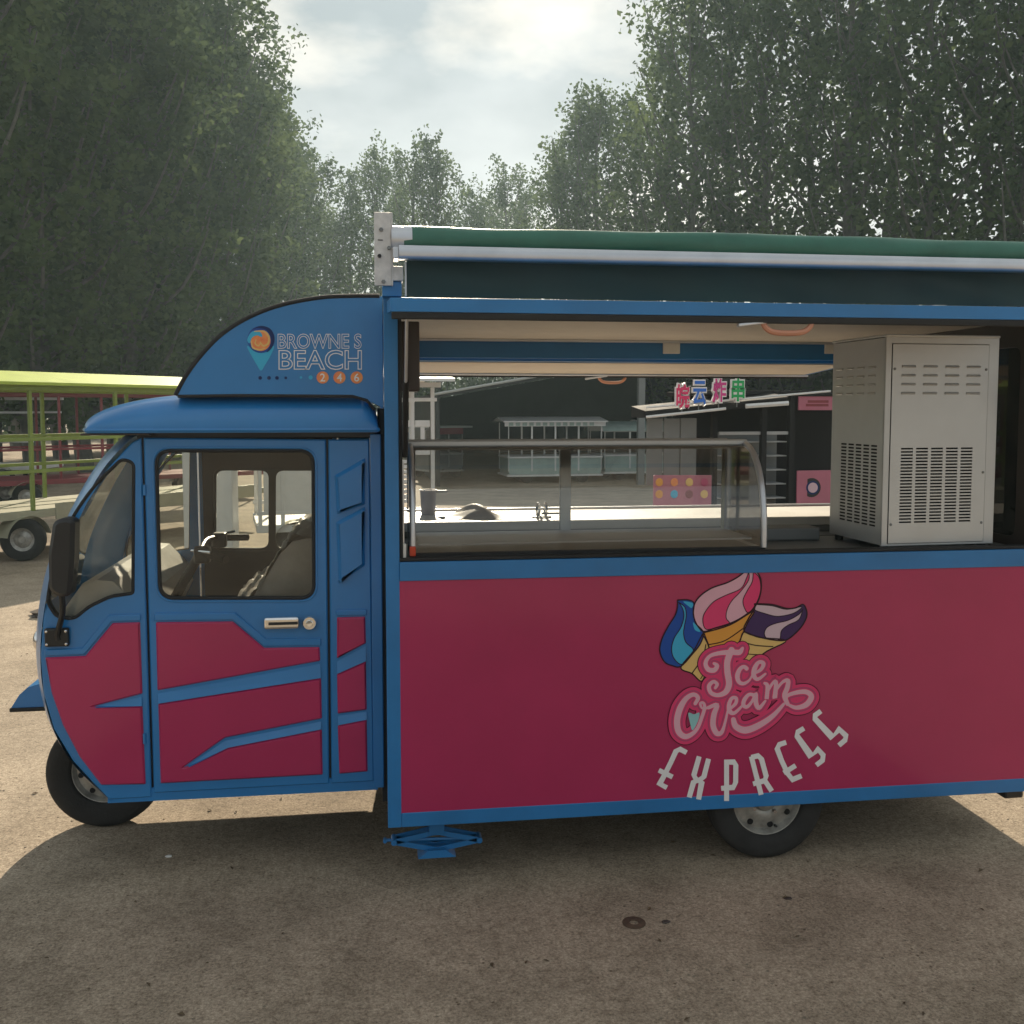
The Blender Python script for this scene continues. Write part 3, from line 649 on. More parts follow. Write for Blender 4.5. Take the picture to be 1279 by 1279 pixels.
# far door carries a framed two-pane sliding window
wl = rpoly(cx([(210, 612), (296, 612), (296, 738), (210, 738)]), .04, 6); wr = rpoly(cx([(308, 612), (384, 612), (384, 738), (308, 738)]), .04, 6)
d2 = skin('door', dr, [dw], mir); r2 = skin('rear_quarter', rq, [], mir)
MB().plate([(a+(.02 if i in (0, 3) else -.02), b) for i, (a, b) in enumerate(dr)], [rpoly(cx([(206, 608), (388, 608), (388, 742), (206, 742)]), .045, 6)], YC1-.040, .008, .001).build('door_trim', M_BLACK, d2)
MB().plate(dw, [wl, wr], YC1-.020, .010, .001).build('sliding_frame', M_BLACK, d2)
# inner jamb behind the seams
MB().plate([fq[i] for i in range(len(fq)-1)]+[(dr[3][0], dr[3][1]+.006), (rq[2][0], rq[2][1]+.004), (rq[1][0]-.002, rq[1][1]-.004)], [[(x*1.0, z) for x, z in inset(tri[::-1] if False else tri, 0)], dw], YC0+.017, .02, .001).build('inner_frame', M_BLACK, T)
def seal(loop, y, r, mat, par, name='window_seal'): return MB().tube([(x, y, z) for x, z in loop], r, 8, closed=True).build(name, mat, par, smooth=True)
seal(tri, YC0+.001, .0065, M_RUB, q1); seal(dw, YC0+.001, .007, M_RUB, d1); seal(dw, YC1-.001, .007, M_RUB, d2); seal(tri, YC1-.001, .0065, M_RUB, q2)
seal([(a, b) for a, b in inset(dw[::-1] if sum(dw[i][0]*dw[(i+1) % len(dw)][1]-dw[(i+1) % len(dw)][0]*dw[i][1] for i in range(len(dw))) < 0 else dw, -.012)], YC0-.001, .004, M_BLUE, d1, 'window_bead')
for lp, par in ((tri, q1), (dw, d1)): MB().plate(lp, [], YC0+.008, .004, 0).build('window_glass', M_CGLASS, par)
for lp, par in ((tri, q2), (wl, d2), (wr, d2)): MB().plate(lp, [], YC0+.008, .004, 0, fn=mir).build('window_glass', M_CGLASS, par)
# sills, rear pillar, floor, rear wall, headliner
sill = cx([(132, 1001), (470, 985), (470, 977), (414, 981), (192, 993), (138, 1000)])
MB().prism(cx([(134, 1004), (472, 987), (472, 970), (134, 988)]), YC0+.006, YC0+.05).build('sill', M_BLUE, T)
MB().prism(cx([(134, 1004), (472, 987), (472, 979), (134, 996)]), YC1-.05, YC1-.006).build('sill', M_BLUE, T)
xp0 = xz(462.5, 600, YC0)[0]
for ya, yb in ((YC0+.003, YC0+.03), (YC1-.03, YC1-.003)): box('rear_pillar', M_BLUE, T, xp0, -.012, ya, yb, .285, 1.70, b=.004)
box('cab_floor', M_BLACK, T, -1.02, -.03, YC0+.05, YC1-.05, .285, .32)
box('cab_rear_wall', M_GREY, T, -.045, -.02, YC0+.03, YC1-.03, .32, 1.70)
box('cab_gap_filler', M_RUB, T, -.0185, .004, YC0+.02, YC1-.02, .22, 1.80)  # added dark filler that blocks daylight leaking through the cab-to-box gap
box('headliner', M_BLACK, T, -.93, -.03, YC0+.02, YC1-.02, 1.685, 1.71)
# crimson pressings and blue grooves
def press(px, par, mat=M_PINK, name='crimson_pressing', pr=.009, ch=.006, rad=.012):
    return MB().plate(rpoly(cx(px), rad, 4), [], YC0-pr, pr+.001, ch).build(name, mat, par)
press([(57, 821), (107, 819), (141, 778), (175, 777), (178, 866), (116, 882), (178, 882), (182, 979), (127, 980), (100, 945), (79, 905), (65, 865)], q1, rad=.004)
press([(195, 777), (291, 776), (330, 809), (399, 808), (400, 825), (197, 862)], d1, rad=.006)
press([(198, 879), (401, 847), (402, 897), (281, 921), (229, 958), (237, 956), (285, 934), (402, 911), (403, 967), (201, 978)], d1, rad=.004)
press([(421, 771), (456, 770), (457, 803), (421, 822)], r1, rad=.004); press([(421, 842), (457, 826), (458, 886), (422, 891)], r1, rad=.004); press([(422, 906), (458, 899), (459, 963), (424, 966)], r1, rad=.004)
def groove(up, lo, par):                                # facet that rises outward towards the lower edge
    a = [xz(*p, YC0) for p in up]; b = [xz(*p, YC0) for p in lo]; k = len(a)
    vs = [(x, YC0-.001, z) for x, z in a]+[(x, YC0-.0105, z) for x, z in b]+[(x, YC0-.001, z-.003) for x, z in b]
    fs = [(i, i+1, k+i+1, k+i) for i in range(k-1)]+[(k+i, k+i+1, 2*k+i+1, 2*k+i) for i in range(k-1)]
    MB().add(vs, fs).build('groove', M_BLUE, par)
groove([(197, 866), (400, 829)], [(198, 878), (401, 846)], d1); groove([(234, 957), (281, 925), (401, 901)], [(237, 957), (285, 933), (401, 910)], d1)
groove([(120, 882), (177, 870)], [(120, 883), (178, 881)], q1)
groove([(421, 826), (457, 807)], [(421, 841), (457, 825)], r1); groove([(422, 894), (458, 889)], [(422, 905), (458, 898)], r1)
# raised blue trim over the crimson fields and the embossed quarter panels
press([(193, 766), (294, 765), (332, 797), (401, 797), (401, 806), (330, 807), (291, 774), (193, 775)], d1, M_BLUE, 'trim_band', .008, .003, .003)
press([(56, 811), (103, 809), (136, 768), (176, 767), (176, 775), (140, 776), (106, 817), (56, 819)], q1, M_BLUE, 'trim_band', .008, .003, .003)
press([(419, 762), (458, 761), (458, 768), (420, 769)], r1, M_BLUE, 'trim_band', .008, .003, .003)
press([(418, 594), (456, 572), (456, 630), (421, 642)], r1, M_BLUE, 'embossed_panel', .016, .013, .006); press([(420, 652), (456, 633), (456, 706), (423, 729)], r1, M_BLUE, 'embossed_panel', .016, .013, .006)
# hinges and handle
for py in (612, 922):
    a = at(181, py, Y=YC0); MB().tube([(a.x-.001, YC0-.004, a.z-.02), (a.x-.001, YC0-.004, a.z+.02)], .006, 8).build('hinge', M_BLUE, d1, smooth=True)
a = xz(330, 770, YC0); b = xz(374, 784, YC0); hd = box('door_handle', M_CHR, d1, a[0], b[0], YC0-.026, YC0-.0, b[1], a[1], b=.010)
box('handle_recess', M_BLACK, hd, a[0]+.018, b[0]-.004, YC0-.0268, YC0-.024, (a[1]+b[1])/2-.006, (a[1]+b[1])/2+.006, b=.002)
a = xz(387, 777, YC0); MB().lathe([(0, -.030), (.012, -.031), (.014, -.026), (.024, -.026), (.029, -.018), (.029, .0)], (a[0], YC0, a[1]), 'Y', 24).build('lock', M_CHR, hd, smooth=True)
# --- cab roof shell
rx0, rx1 = xz(108, 532, YC0-.05)[0], -.022; ry0, ry1 = YC0-.05, YC1+.05; zb_, zt_ = 1.708, 1.842
rf = MB(); NU, NW = 60, 36; g2 = []
def rp_(t): t = min(1, max(0, t)); return math.sqrt(max(0, 1-(1-t)**2))
us = [(i/NU)**1.5*.5 if i <= NU/2 else 0 for i in range(NU+1)]
us = [.5*(1-math.cos(math.pi*i/NU)) for i in range(NU+1)]; wv = [.5*(1-math.cos(math.pi*j/NW)) for j in range(NW+1)]
for u in us:
    for w in wv:
        x = rx0+(rx1-rx0)*u; y = ry0+(ry1-ry0)*w
        edge = .42*(1-abs(2*w-1)**3)*0
        f = rp_((x-rx0)/.40)*rp_((rx1-x)/.07)*rp_(min(y-ry0, ry1-y)/.13)
        xx = x-.10*(1-abs(2*w-1)**2.5)*(1-u)**3
        g2.append((xx, y, zb_+.018+(zt_-zb_-.018+.02*(1-(2*w-1)**2))*f))
Wn = NW+1
fsr = [(i*Wn+j, i*Wn+j+1, (i+1)*Wn+j+1, (i+1)*Wn+j) for i in range(NU) for j in range(NW)]
ring = [i*Wn for i in range(NU+1)]+[NU*Wn+j for j in range(1, NW+1)]+[i*Wn+NW for i in range(NU-1, -1, -1)]+[j for j in range(NW-1, 0, -1)]
base = len(g2); lo = [(g2[i][0], g2[i][1], zb_) for i in ring]; kk = len(ring)
fsr += [(ring[i], ring[(i+1) % kk], base+(i+1) % kk, base+i) for i in range(kk)]+[tuple(base+i for i in range(kk-1, -1, -1))]
cr_ = rf.add(g2+lo, fsr).build('cab_roof', M_BLUE, T, smooth=True, ang=50)
MB().tube([(x, y, zb_+.010) for x, y, z in lo[::2]], .008, 6, closed=True).build('roof_lip', M_BLUE, cr_, smooth=True)
MB().box(rx0-.03, rx0+.22, YC0-.03, YC1+.03, zb_-.009, zb_-.001, b=.003).build('visor_strip', M_BRN, cr_)
# --- fairing between cab roof and box
YF = .155
fpx = [(219, 494), (232, 470), (252, 443), (278, 417), (312, 396), (352, 381), (400, 372), (440, 370), (474, 370)]
top_ = [(p.x, p.y) for p in smooth_path([Vector((*xz(a, b, YF), 0)) for a, b in fpx], 5)]
fo = top_+[(-.001, top_[-1][1]), (-.001, 1.80)]+[xz(465, 503, YF), xz(446, 497, YF)]
fa = MB().plate(fo, [], YF, .012, .002).build('fairing', M_BLUE, T)
fs_ = MB(); 
k = len(top_); fs_.add([(x, y, z) for y in (YF+.004, BW-YF) for x, z in top_], [(i, i+1, k+i+1, k+i) for i in range(k-1)]); fs_.build('fairing_skin', M_BLUE, fa, smooth=True)
MB().tube([(x, YF+.002, z+.001) for x, z in top_], .0085, 8).build('edge_trim', M_RUB, fa, smooth=True)
MB().tube([(x, YF+.0, z) for x, z in [xz(222, 495, YF), xz(300, 494, YF), xz(440, 495, YF), xz(458, 500, YF), xz(468, 512, YF)]], .006, 8).build('edge_trim', M_RUB, fa, smooth=True)
# fairing emblem
I = lambda l: l
def filmF(name, mat, lay, polys=(), strokes=(), sm=True):
    mb = MB(); y = YF-.0012-.0007*lay; k = 0
    for p in polys: fillpoly(mb, p, y-.00004*k, YF, sm=sm); k += 1
    for p, w in strokes: ribbon(mb, p, w, y-.00004*k, YF, sm=sm); k += 1
    return front(mb, name, mat, fa)
def circ(x, y, r, n=14, a0=0, a1=6.2832): return [(x+r*math.cos(a0+(a1-a0)*i/n), y+r*math.sin(a0+(a1-a0)*i/n)) for i in range(n)]
filmF('emblem_pin', P_CYAN, 0, [[(309, 432), (314, 444), (321, 456), (326, 463), (331, 456), (338, 444), (342, 432), (326, 440)]])
filmF('emblem_pin', P_BLUE, 1, [circ(326, 424, 17)]); filmF('emblem_pin', P_NAVY, 2, [[(314, 412), (326, 407), (338, 411), (343, 422), (340, 434), (333, 440), (338, 430), (338, 420), (332, 412), (322, 410)]])
filmF('emblem_wave', P_CORAL, 3, [circ(325.5, 426, 12.5)])
filmF('emblem_wave', P_CYAN, 4, [[(309, 424), (314, 415), (322, 413), (327, 417), (327, 421), (321, 419), (315, 422), (312, 429)]])
filmF('emblem_wave', P_TAN, 5, strokes=[([(318, 414), (330, 414), (336, 421), (335, 429), (329, 432), (325, 427)], [1, 2.4, 2.6, 2.4, 2, 1]), ([(314, 426), (316, 434), (324, 437), (331, 435)], [1, 2.2, 2, 1]), ([(320, 424), (319, 429), (323, 432), (326, 428)], [1, 1.8, 1.8, 1])])
for i, x in enumerate((325, 336, 346, 357)): filmF('dot', P_NAVY, 1, [circ(x, 472, 2.3 if i < 3 else 1.7, 8)])
for x in (376, 388): filmF('dot', P_CYAN, 1, [circ(x, 471.5, 2.6 if x > 380 else 1.6, 8)])
def text_pts(txt, off, ext=0.0):
    cu = bpy.data.curves.new('t', 'FONT'); cu.body = txt; cu.offset = off; cu.extrude = ext; cu.resolution_u = 4
    o = bpy.data.objects.new('t', cu); COL.objects.link(o); dg = bpy.context.evaluated_depsgraph_get(); dg.update()
    me = o.evaluated_get(dg).to_mesh(); v = np.array([p.co[:] for p in me.vertices]); f = [tuple(p.vertices) for p in me.polygons]
    o.evaluated_get(dg).to_mesh_clear(); bpy.data.objects.remove(o); bpy.data.curves.remove(cu); return v, f
def text_film(txt, x0, x1, y0, y1, Y, lay, name, mat, par, off=0.0, ref=None, face=-1):
    v, f = text_pts(txt, off); rv = v if ref is None else ref
    mn, mx_ = rv.min(0), rv.max(0); mb = MB(); vs = []
    for p in v:
        a = at(x0+(x1-x0)*(p[0]-mn[0])/(mx_[0]-mn[0]), y1-(y1-y0)*(p[1]-mn[1])/(mx_[1]-mn[1]), Y=Y); vs.append((a.x, Y-.0012-.0007*lay, a.z))
    mb.add(vs, f); front(mb, name, mat, par); return v
for txt, r in (('BROWNE S', (347.5, 451, 417.5, 435)), ('BEACH', (349, 451, 438, 461))):
    v0, _ = text_pts(txt, 0); text_film(txt, *r, YF, 1, 'lettering', P_WHITE, fa, .030, v0)
    text_film(txt, *r, YF, 2, 'lettering', M_BLUE, fa, -.006, v0)
for i, (x, d) in enumerate(((403, '2'), (424, '4'), (445.5, '6'))):
    filmF('numeral_disc', P_CORAL, 1, [circ(x, 471.5, 7.6)]); text_film(d, x-3.2, x+3.2, 466.5, 476.5, YF, 2, 'numeral', P_WHITE, fa, .01)
# --- mirror
mr_px = rpoly([xz(a, b, .10) for a, b in ((70, 650), (84, 645), (97, 648), (96, 700), (92, 742), (78, 744), (65, 736), (64, 690))], .02, 5)
mi = MB().plate(mr_px, [], .055, .075, .014).build('mirror', M_BLACK, T, smooth=False)
a, b = at(77, 740, Y=.10), at(72, 800, Y=YC0-.03)
MB().tube(smooth_path([(a.x, .10, a.z), (a.x-.005, .12, a.z-.08), (b.x, YC0-.025, b.z+.03), (b.x, YC0-.02, b.z)], 4), .011, 8).build('mirror_arm', M_BLACK, mi, smooth=True)
p, q = xz(57, 784, YC0), xz(88, 806, YC0)
bk = box('mirror_bracket', M_BLACK, mi, p[0], q[0], YC0-.022, YC0-.001, q[1], p[1], b=.006)
for u in (.1, .9):
    for v in (.15, .85): MB().lathe([(0, -.005), (.005, -.004), (.006, 0)], (p[0]+(q[0]-p[0])*u, YC0-.022, q[1]+(p[1]-q[1])*v), 'Y', 8).build('screw', M_CHR, bk)
# --- headlights, front mudguard
for y in (.36, BW-.36):
    x, z = xz(31, 800, .36); MB().lathe([(0, -.05), (.03, -.046), (.05, -.03), (.058, 0), (.058, .09)], (x+.085, y, z), 'X', 24).build('headlight', M_CHR, T, smooth=True)
mg = [xz(a, b, .66) for a, b in ((14, 884), (24, 868), (34, 859), (56, 852), (90, 850), (100, 888))]
mu = MB().prism(mg, .66, .96).build('mudguard', M_BLUE, T)
box('guard_edge', M_RUB, mu, mg[0][0]-.006, mg[-1][0], .652, .968, mg[0][1]-.018, mg[0][1]-.001, b=.004)
# --- cab interior
seat_px = [(280, 768), (298, 752), (318, 738), (336, 712), (352, 684), (368, 668), (398, 662), (398, 800), (280, 800)]
st = MB(); sp_ = [xz(a, b, .5) for a, b in seat_px]; top5 = [Vector((*p, 0)) for p in sp_[:7]]; tp = smooth_path(top5, 5); NYS = 16; vs = []
for i, p in enumerate(tp):
    for j in range(NYS+1): vs.append((p.x, .36+.9*j/NYS, p.y+.010*math.sin(j*1.9+i*.8)+.008*math.sin(i*1.3-j*.7)))
n_ = len(vs); vs += [(p[0], y, .95) for p in (sp_[0], sp_[6]) for y in (.36, 1.26)]
st.add(vs[:n_], [(i*(NYS+1)+j, (i+1)*(NYS+1)+j, (i+1)*(NYS+1)+j+1, i*(NYS+1)+j+1) for i in range(len(tp)-1) for j in range(NYS)])
se = st.build('seat', M_WRAP, T, smooth=True)
MB().prism([(p[0], p[1]-.012) for p in sp_[:7]]+[(sp_[7][0], .32), (sp_[8][0], .32)], .38, 1.24).build('seat_base', M_WRAP, se)
dash = [xz(a, b, .5) for a, b in ((74, 790), (84, 764), (104, 744), (124, 716), (140, 712), (160, 714), (188, 742), (196, 768), (180, 800))]
MB().prism(dash, .26, 1.36).build('dashboard', M_SEATW, T)
hb = at(255, 688, Y=.72)
H_ = bpy.data.objects.new('handlebar', None); COL.objects.link(H_); H_.parent = T; H_.location = hb-T.location
MB().tube([(hb.x-.22, .81, hb.z-.35), (hb.x-.03, .81, hb.z-.02)], .022, 10).build('stem', M_BLACK, H_, smooth=True)
for sg in (-1, 1):
    MB().tube(smooth_path([(hb.x-.03, .81, hb.z-.01), (hb.x-.02, .81+sg*.16, hb.z+.02), (hb.x+.06, .81+sg*.30, hb.z+.01)], 4), .011, 8).build('bar', M_BLACK, H_, smooth=True)
    MB().tube([(hb.x+.04, .81+sg*.27, hb.z+.012), (hb.x+.13, .81+sg*.36, hb.z+.0)], .017, 10).build('grip', M_RUB, H_, smooth=True)
    MB().tube([(hb.x-.03, .81+sg*.22, hb.z+.02), (hb.x+.07, .81+sg*.36, hb.z+.03)], .006, 6).build('lever', M_CHR, H_, smooth=True)
    box('switch_box', M_BLACK, H_, hb.x-.015, hb.x+.05, .81+sg*.24-.03, .81+sg*.24+.03, hb.z-.03, hb.z+.04, b=.01)

# ================================================================== things inside the truck
# --- curved glass display case
cX0, cX1, cZ0, cZ1, cY0, cYt, cYb = .10, 1.515, 1.2125, 1.672, .062, .31, .50
DC = thing('display_case', 'curved glass countertop display case with grey metal frame on the serving counter', 'display case', ((cX0+cX1)/2, .28, cZ0))
arc = [(cY0+(cYt-cY0)*(1-math.cos(t*math.pi/2))**1.15, cZ0+.03+(cZ1-cZ0-.05)*math.sin(t*math.pi/2)**.9) for t in [i/14 for i in range(15)]]
gm = MB(); k = len(arc)
gm.add([(x, y, z) for x in (cX0+.006, cX1-.006) for y, z in arc], [(i, i+1, k+i+1, k+i) for i in range(k-1)])
gm.build('front_glass', M_CASEG, DC, smooth=True, ang=80)
for x in (cX0+.004, cX1-.004):
    MB().plate([(y+.004, z) for y, z in arc]+[(cYb-.01, cZ1-.02), (cYb-.01, cZ0+.03)], [], x-.002, .004, 0, fn=lambda u, w, v: (w, u, v)).build('end_glass', M_CASEG, DC)
    MB().tube([(x, y-.004, z) for y, z in arc], 0.0125, 10).build('curved_frame', M_ALU, DC, smooth=True)
MB().box(cX0+.02, cX1-.02, cYb-.012, cYb-.008, cZ0+.03, cZ1-.03).build('back_glass', M_GLASS, DC)
box('top_rail', M_STEEL, DC, cX0-.008, cX1+.008, cYt-.03, cYt+.01, cZ1-.034, cZ1-.002, b=.006)
box('top_glass', M_CASEG, DC, cX0, cX1, cYt+.011, cYb, cZ1-.018, cZ1-.012, b=0)
box('back_rail', M_STEEL, DC, cX0, cX1, cYb, cYb+.02, cZ1-.05, cZ1-.004, b=.004)
for px in (512, 706, 911):
    x = at(px, 620, Y=cYb).x; box('back_post', M_STEEL, DC, max(x-.024, cX0), x+.024, cYb-.007, cYb+.018, cZ0+.02, cZ1-.051, b=.003)
box('base', M_BLACK, DC, cX0, cX1, cY0, cYb+.02, cZ0, cZ0+.018, b=.004)
box('front_sill', M_RUB, DC, cX0-.004, cX1+.004, cY0-.006, cY0+.014, cZ0+.001, cZ0+.034, b=.004)
box('shelf', M_LGREY, DC, cX0+.03, cX1-.03, .12, cYb-.03, cZ0+.055, cZ0+.062, b=.001)
MB().tube([(cX1-.04, .44, cZ0+.02), (cX1-.04, .44, cZ1-.05)], .008, 8).build('lamp_tube', pmat('lamp_tube', (.62, .60, .42), .4), DC, smooth=True)
# --- steel soft-serve cabinet
mp0 = at(1102, 684, Z=1.235); mp1 = at(1243, 680, Z=1.235); MW = .512; MD = .43; MH = at(1112, 420, Y=.05).z-1.235
ang = math.atan2(mp1.y-mp0.y, mp1.x-mp0.x)
MX = Matrix.Translation((mp0.x+.012, .062, 1.235)) @ Matrix.Rotation(ang, 4, 'Z')
SM = thing('soft_serve_cabinet', 'stainless steel machine cabinet with slotted vents standing on the serving counter', 'machine', (mp0.x+.27, .28, 1.2125))
fnF = lambda u, w, v: tuple(MX @ Vector((u, w, v)))
fnS = lambda u, w, v: tuple(MX @ Vector((w, u, v)))
def slots(u0, u1, nu, v0, v1, nv, fu=.80, fv=.52):
    hs = []
    for i in range(nu):
        for j in range(nv):
            a = u0+(u1-u0)*i/nu; b = a+(u1-u0)/nu*fu; c = v0+(v1-v0)*j/nv; d = c+(v1-v0)/nv*fv; hs.append((a, b, c, d))
    return hs
def slotted(mb, u0, u1, v0, v1, hs, y, th, fn):
    """sheet with real rectangular openings, built as a grid"""
    us = sorted({u0, u1, *[q for h in hs for q in h[:2]]}); vs_ = sorted({v0, v1, *[q for h in hs for q in h[2:]]})
    hole = {(round(h[0], 6), round(h[2], 6)) for h in hs}; nU = len(us); nV = len(vs_); V = []; Fs = []
    for w in (y, y+th):
        for u in us:
            for v in vs_: V.append(fn(u, w, v))
    n = nU*nV; I = lambda i, j, l: l*n+i*nV+j
    H = lambda i, j: not (0 <= i < nU-1 and 0 <= j < nV-1) or (round(us[i], 6), round(vs_[j], 6)) in hole
    for i in range(nU-1):
        for j in range(nV-1):
            if H(i, j): continue
            Fs += [(I(i, j, 0), I(i+1, j, 0), I(i+1, j+1, 0), I(i, j+1, 0)), (I(i, j, 1), I(i, j+1, 1), I(i+1, j+1, 1), I(i+1, j, 1))]
            if H(i-1, j): Fs.append((I(i, j, 0), I(i, j+1, 0), I(i, j+1, 1), I(i, j, 1)))
            if H(i+1, j): Fs.append((I(i+1, j, 0), I(i+1, j, 1), I(i+1, j+1, 1), I(i+1, j+1, 0)))
            if H(i, j-1): Fs.append((I(i, j, 0), I(i, j, 1), I(i+1, j, 1), I(i+1, j, 0)))
            if H(i, j+1): Fs.append((I(i, j+1, 0), I(i+1, j+1, 0), I(i+1, j+1, 1), I(i, j+1, 1)))
    return mb.add(V, Fs)
h_ = slots(.075, .415, 5, .095, .41, 24)
fp = slotted(MB(), .028, .462, .012, MH-.03, h_, -.004, .003, fnF).build('front_panel', M_STEEL, SM)
hs2 = slots(.05, .355, 5, .075, .42, 24, .78)
slotted(MB(), .004, MD-.004, .004, MH-.004, hs2, 0.0, .002, fnS).build('side_panel', M_STEEL, SM)
MB().plate([(.0, .0), (MW, 0), (MW, MH), (0, MH)], [[(.026, .010), (.464, .010), (.464, MH-.028), (.026, MH-.028)]], -.001, .012, .002, fn=fnF).build('front_frame', M_STEEL, SM)
MB().box(.012, MW-.002, .014, MD, .004, MH-.004, M=MX).build('inner_case', M_DARK, SM)
MB().box(MW-.003, MW, .012, MD, 0, MH, M=MX).build('side_panel', M_STEEL, SM)
MB().box(-.004, MW+.003, -.004, MD+.004, MH-.001, MH+.010, b=.004, M=MX).build('lid', M_STEEL, SM)
lv = MB()
def louvre(u, v, w, fn):
    return MB().add([fn(u-w, -.0045, v), fn(u+w, -.0045, v), fn(u+w, -.0105, v+.004), fn(u-w, -.0105, v+.004), fn(u+w, -.0045, v+.011), fn(u-w, -.0045, v+.011)], [(0, 1, 2, 3), (3, 2, 4, 5), (0, 3, 5), (1, 4, 2)])
fnS2 = lambda u, w, v: tuple(MX @ Vector((w+.004, u, v)))
for r_ in range(4):
    for c in range(4):
        louvre(.10+.098*c, MH-.125-.036*r_, .030, fnF).build('louvre', M_STEEL, SM)
        louvre(.10+.088*c, MH-.125-.036*r_, .026, fnS2).build('louvre', M_STEEL, SM)
for u, v in ((.038, MH-.13), (.452, MH-.13), (.452, .30), (.038, .09), (.452, .09)):
    MB().lathe([(0, -.004), (.005, -.003), (.006, 0)], MX @ Vector((u, -.004, v)), 'Y', 8).build('screw', M_GREY, SM)
for u in (.03, MW-.03):
    for w in (.035, MD-.035): MB().tube([MX @ Vector((u, w, -.0222)), MX @ Vector((u, w, .004))], .018, 10).build('foot', M_BLACK, SM)
# --- small things
c = at(1262, 640, Y=.3)
tag(MB().tube(smooth_path([(2.60, .33, 1.36), (2.56, .30, 1.32), (2.545, .22, 1.25), (2.56, .14, 1.219), (2.50, .10, 1.218), (2.44, .52, 1.218)], 8), .0055, 6).build('power_cable', M_BLACK, None, smooth=True), 'black power cable looping down beside the steel machine cabinet', 'cable')
p = at(535, 637, Y=1.42); BN = thing('plastic_pot', 'grey plastic pot with spout standing on the far white worktop', 'pot', (p.x, 1.42, 1.25))
MB().lathe([(0, 0), (.036, 0), (.042, .12), (.046, .124), (.046, .13), (.040, .13), (.036, .008), (0, .008)], (p.x, 1.42, 1.25), 'Z', 24).build('body', pmat('grey_pot', (.16, .15, .19), .45), BN, smooth=True)
MB().box(p.x+.03, p.x+.10, 1.405, 1.435, 1.362, 1.376, b=.005).build('spout', M_GREY, BN)
p0 = at(552, 648, Z=1.256); p1 = at(622, 646, Z=1.256); cb = MB(); NX, NY = 22, 12; vs = []
for i in range(NX+1):
    for j in range(NY+1):
        u = i/NX; w = j/NY; x = p0.x+(p1.x-p0.x)*u; y = 1.12+.22*w
        hgt = .058*math.exp(-((u-.62)/.26)**2)*math.sin(math.pi*min(1, max(0, w)))**.6+.010*abs(math.sin(9*u+5*w))*math.sin(math.pi*w); vs.append((x+.02*math.sin(6*w), y+.03*math.sin(4*u), 1.2525+hgt))
cb.add(vs, [(i*(NY+1)+j, (i+1)*(NY+1)+j, (i+1)*(NY+1)+j+1, i*(NY+1)+j+1) for i in range(NX) for j in range(NY)])
tag(cb.build('crumpled_bag', pmat('taupe_bag', (.20, .17, .14), .5, var=.25, vs=14), None, smooth=True), 'crumpled brown bag lying on the far white worktop', 'bag')
p = at(676, 646, Z=1.25); p = Vector((p.x, 1.2, 1.2505)); TD = thing('tap_fitting', 'small chrome fitting with two rings standing on the far white worktop', 'fitting', p)
MB().lathe([(0, 0), (.05, 0), (.05, .006), (0, .008)], p, 'Z', 20).build('base', M_GREY, TD, smooth=True)
for dx in (-.018, .02):
    MB().tube([(p.x+dx, p.y+.028*math.cos(a), p.z+.042+.034*math.sin(a)) if dx > 0 else (p.x+dx+.012*math.cos(a), p.y+.028*math.cos(a), p.z+.040+.032*math.sin(a)) for a in [i*2*math.pi/20 for i in range(20)]], .007, 6, closed=True).build('ring', M_CHR, TD, smooth=True)
MB().tube([(p.x, p.y, p.z+.02), (p.x+.10, p.y+.01, p.z+.018)], .006, 6).build('spindle', M_GREY, TD)
p = at(515, 688, Y=.075); tag(box('orange_switch', M_RED, None, p.x-.012, p.x+.012, .040, .060, 1.2365, 1.275, b=.004), 'small orange switch at the post end of the serving counter', 'switch')
p = at(985, 668, Z=1.2125)
tag(MB().box(1.60, 1.93, .44, .58, 1.2125, 1.27, b=.008).build('grey_tray', M_GREY), 'low grey tray between the glass display case and the steel cabinet', 'tray')

